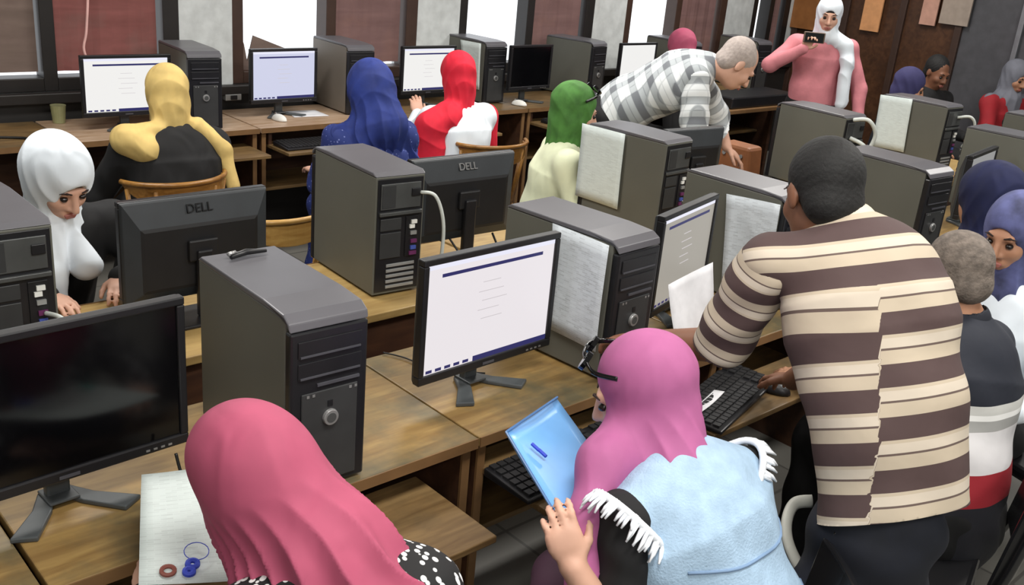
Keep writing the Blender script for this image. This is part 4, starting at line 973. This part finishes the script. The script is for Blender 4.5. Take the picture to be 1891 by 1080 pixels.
# --- violet-scarfed woman, right edge
J = pose_seated((3.03, 1.035, 1.185), -100, lean=.04)
J['F'] = V3(-.93, .05, -.25)
person('person with blue-violet patterned headscarf and pale top facing left at the right edge', J, .006, 'skinm', 'whites', bottom='blackc', hijab='violet', fold=.005, hscale=.95, drape=False)
# --- navy hooded woman
J = pose_seated((3.62, 1.35, 1.13), 5, lean=.14)
person('person wrapped in plain dark navy headscarf and cloak, seen from behind at the right edge', J, .008, 'skinm', 'navy', bottom='navy', hijab='navy', face=False, skirt=True, topw=(.19, .2), hscale=1.1)

# --- white-scarfed woman across the second row
J = pose_seated((.96, 2.97, 1.09), 170, lean=.16)
J['F'] = V3(.22, -.88, -.52); J['N'] = V3(.97, 3.05, .94)
J['SL'] = V3(1.14, 3.05, .91); J['SR'] = V3(.80, 3.07, .91); J['EL'] = V3(1.22, 2.98, .76); J['ER'] = V3(.74, 2.98, .76); J['WL'] = V3(1.08, 2.84, .80); J['WR'] = V3(.86, 2.84, .78); J['HL'] = V3(-.4, -.85, -.1)
def hx(sd, L, J):
    sd.ell(L(0, -.025, .03), (.093, .116, .104), [*frame(J['F'])], .03)
    sd.cap(V3(.93, 2.98, .95), V3(.90, 2.90, .80), .045, .038, .03).cap(V3(.90, 2.90, .82), V3(.91, 2.885, .72), .036, .03, .02)
    sd.cap(V3(.99, 2.96, .90), V3(1.0, 2.90, .83), .03, .046, .02)
person('person in bright white headscarf and black clothes looking down behind the idle monitor', J, .006, 'skin', 'blackc', bottom='blackc', hijab='whites', under='blackc', hijab_extra=hx, fold=.004, headfold=.0018, skirt=True, hj=.96, drape=False, hscale=.95)

# --- yellow-scarfed woman
J = pose_seated((1.785, 4.075, 1.10), 5, lean=.1, sw=.185)
J['ER'] = J['SR']+V3(.07, .10, -.22); J['EL'] = J['SL']+V3(-.09, .12, -.22)
def hx(sd, L, J):
    sd.cap(V3(1.70, 4.0, .97), V3(1.58, 4.01, .945), .04, .055, .03).cap(V3(1.57, 3.99, .94), V3(1.64, 3.96, .90), .060, .058, .03)
    sd.cap(V3(1.87, 3.98, .98), V3(1.97, 3.94, .88), .04, .035, .02).cap(V3(1.97, 3.94, .88), V3(2.0, 3.91, .72), .035, .032, .02)
person('person in mustard-yellow headscarf and black dress seated with back to us', J, .007, 'skin', 'blackc', bottom='blackc', hijab='yellow', hijab_extra=hx, face=False, topw=(.17, .185), bulk=1.05, skirt=True, fold=.003, drape=False)
# --- blue-scarfed woman
J = pose_seated((2.63, 3.80, 1.13), 10, lean=.1)
def hx(sd, L, J):
    sd.ell(L(0, -.02, .02), (.105, .12, .125), [*frame(J['F'])], .03)
    sd.cap(L(0, -.04, -.02), L(.02, -.05, -.16), .09, .12, .05).cap(J['N']+V3(.05, -.03, -.05), J['N']+V3(.17, -.02, -.16), .10, .09, .05).cap(J['N']+V3(-.05, -.03, -.05), J['N']+V3(-.14, -.0, -.14), .09, .08, .05)
person('person in royal-blue headscarf and blue flecked tunic, back to us', J, .007, 'skin', 'bluefl', bottom='bluefl', hijab='blue', hijab_extra=hx, face=False, fold=.009, foldn=7, skirt=True)
# --- red-scarfed woman
J = pose_seated((3.38, 4.08, 1.125), 5, lean=.1)
J['WL'] = V3(3.36, 4.38, .86); J['EL'] = V3(3.18, 4.20, .80); J['HL'] = V3(.2, .5, .8)
def hx(sd, L, J):
    sd.cap(J['N']+V3(-.10, -.03, -.03), J['SL']+V3(-.03, -.02, -.03), .085, .075, .04).cap(J['SL']+V3(-.01, -.03, -.03), J['SL']+V3(-.02, -.04, -.28), .08, .085, .04)
    sd.cap(J['SR']+V3(.02, 0, .0), J['SR']+V3(.05, .02, -.2), .066, .062, .03)
person('person in bright red headscarf with white back panel, seated facing the windows', J, .007, 'skin', 'whites', bottom='blackc', hijab='red', hijab_extra=hx, face=False, fold=.003, skirt=True, topw=(.15, .165), drape=False)
# --- green-scarfed woman
J = pose_seated((3.24, 3.07, 1.145), 125, lean=.08)
J['F'] = V3(.88, -.44, -.22)
J['EL'] = J['SL']+V3(.06, .02, -.24); J['ER'] = J['SR']+V3(.0, -.10, -.24); J['WR'] = J['ER']+V3(.18, -.12, .02); J['WL'] = J['EL']+V3(.2, -.1, .02)
tg = person('person in green headscarf and cream blouse, face turned away right', J, .0065, 'skin', 'cream', bottom='darknavy', hijab='green', fold=.004, headfold=.0015, under='blackc', drape=False)
r, f, u = frame(J['F']); H = J['H']
sg_ = thing('sunglasses', 'dark sunglasses resting on top of the green headscarf', 'sunglasses', tuple(H))
MB().tube(curve_pts([tuple(r*x+f*y+u*z) for x, y, z in [(-.10, .0, .06), (-.08, .05, .095), (0, .075, .115), (.08, .05, .095), (.10, .0, .06)]]), .006, 8).build('glasses_frame', MT['glass'], sg_, smooth=True)
for s in (-1, 1): MB().tube([tuple(r*s*.04+f*.055+u*.112), tuple(r*s*.04+f*.062+u*.122)], [.024, .024], 16).build('lens', MT['glass'], sg_)
# --- bald man in plaid shirt, stooping
J = dict(H=V3(4.185, 2.90, 1.355), F=V3(.58, -.42, -.66), N=V3(4.10, 3.02, 1.33), SL=V3(4.19, 3.15, 1.27), SR=V3(3.97, 2.98, 1.29), P=V3(3.84, 3.42, 1.02),
         EL=V3(4.40, 3.12, 1.03), WL=V3(4.36, 3.0, .90), ER=V3(3.95, 2.93, 1.07), WR=V3(4.0, 2.86, .90), HL=V3(.4, -.5, -.5), HR=V3(.5, -.5, -.6),
         KL=V3(3.98, 3.52, .52), KR=V3(3.78, 3.36, .52), AL=V3(3.96, 3.56, .09), AR=V3(3.74, 3.42, .09), R=V3(-.62, -.78, 0), B=V3(.78, -.62, 0))
sp_ = nrm(J['N']-J['P']); P1 = J['P'].copy(); R1_ = J['R']
person('person bald with grey fringe, stooping in a grey and white plaid shirt', J, .007, 'skin', 'plaid', sleeve='long', bottom='blackc', hair='hairw', bald=True, bulk=1.05, topw=(.165, .175), fold=.005, hsc=1.0, hem=V3(3.80, 3.47, .90),
       attrs={'stripe': lambda V: (V-P1)@sp_, 'across': lambda V: (V-P1)@R1_}, sleeve_attrs={'stripe': lambda s, a: s, 'across': lambda s, a: a})
# --- standing woman in pink with a phone
J = dict(H=V3(6.40, 3.75, 1.50), F=V3(-.80, -.55, -.18), N=V3(6.43, 3.78, 1.34), SL=V3(6.54, 3.63, 1.28), SR=V3(6.29, 3.90, 1.28), P=V3(6.46, 3.80, .86),
         EL=V3(6.60, 3.52, 1.02), WL=V3(6.56, 3.46, .80), ER=V3(6.12, 3.97, 1.13), WR=V3(6.17, 3.76, 1.27), HL=V3(0, 0, -1), HR=V3(.1, -.4, .8),
         KL=V3(6.52, 3.70, .48), KR=V3(6.36, 3.86, .48), AL=V3(6.54, 3.70, .09), AR=V3(6.38, 3.88, .09), R=V3(-.68, .73, 0), B=V3(-.73, -.68, 0))
def hx(sd, L, J):
    sd.cap(V3(6.40, 3.72, 1.36), V3(6.47, 3.62, 1.31), .06, .05, .03).cap(V3(6.47, 3.62, 1.30), V3(6.47, 3.58, 1.20), .05, .045, .03).cap(V3(6.47, 3.58, 1.20), V3(6.46, 3.56, .92), .045, .045, .03)
person('person standing in pink jumper and long white scarf, holding a phone at her chin', J, .007, 'skin', 'pinkc', bottom='blackc', hijab='whites', hijab_extra=hx, under='blackc', topw=(.16, .165), fold=.004, curl=.8, palm={'WR': V3(-.3, -.5, .2)}, hem=V3(6.46, 3.79, .84), drape=False)
t = thing('phone', 'small brownish phone held up by the standing woman in pink', 'phone', (6.18, 3.70, 1.355), math.radians(-40))
box(-.075, .075, -.006, .006, -.036, .036).build('phone_body', MT['phone'], t, .006)
box(-.065, .065, -.0068, -.0062, -.031, .031).build('phone_screen', MT['glass'], t)
# --- far background
J = pose_seated((5.67, 4.42, 1.19), 0, lean=.1)
person('person with pink headscarf at the window desk, mostly hidden by the plaid back', J, .009, 'skin', 'blackc', bottom='blackc', hijab='ypink', face=False)
J = pose_seated((6.78, 3.25, 1.08), 150, lean=.05)
person('person with dull violet headscarf low behind the papered tower at far right', J, .009, 'skinm', 'darknavy', bottom='blackc', hijab='duskviolet', fold=.003)
J = pose_seated((7.6, 3.45, 1.12), 200, lean=.05)
person('person with dark hair and dark clothes before the end wall, in shadow', J, .009, 'skind', 'blackc', bottom='blackc', hair='hairb')
J = pose_seated((8.25, 3.12, 1.12), 200, lean=.05)
person('person in pale scarf and dark red top at far right by the grey partition', J, .009, 'skinm', 'redcl', bottom='blackc', hijab='duskgrey')
t = thing('shoulder_bag', 'brown leather bag standing on the chair right of the stooping plaid man', 'bag', (4.98, 3.33, 0))
for x in (-.13, .13):
    for y in (-.1, .1): box(x-.012, x+.012, y-.012, y+.012, 0, .45).build('stand_leg', MT['side'], t)
box(-.15, .15, -.13, .13, .4505, .47).build('stand_top', MT['side'], t)
MB().prism([(-.14, .471), (.14, .471), (.11, .80), (-.11, .80)], 'x', -.07, .07).build('bag_body', MT['leather'], t, .02)
for x in (-.03, .03): MB().tube([(-.071, x*2, .74), (-.078, x*2, .74)], .012, 12).build('bag_button', MT['slot'], t)
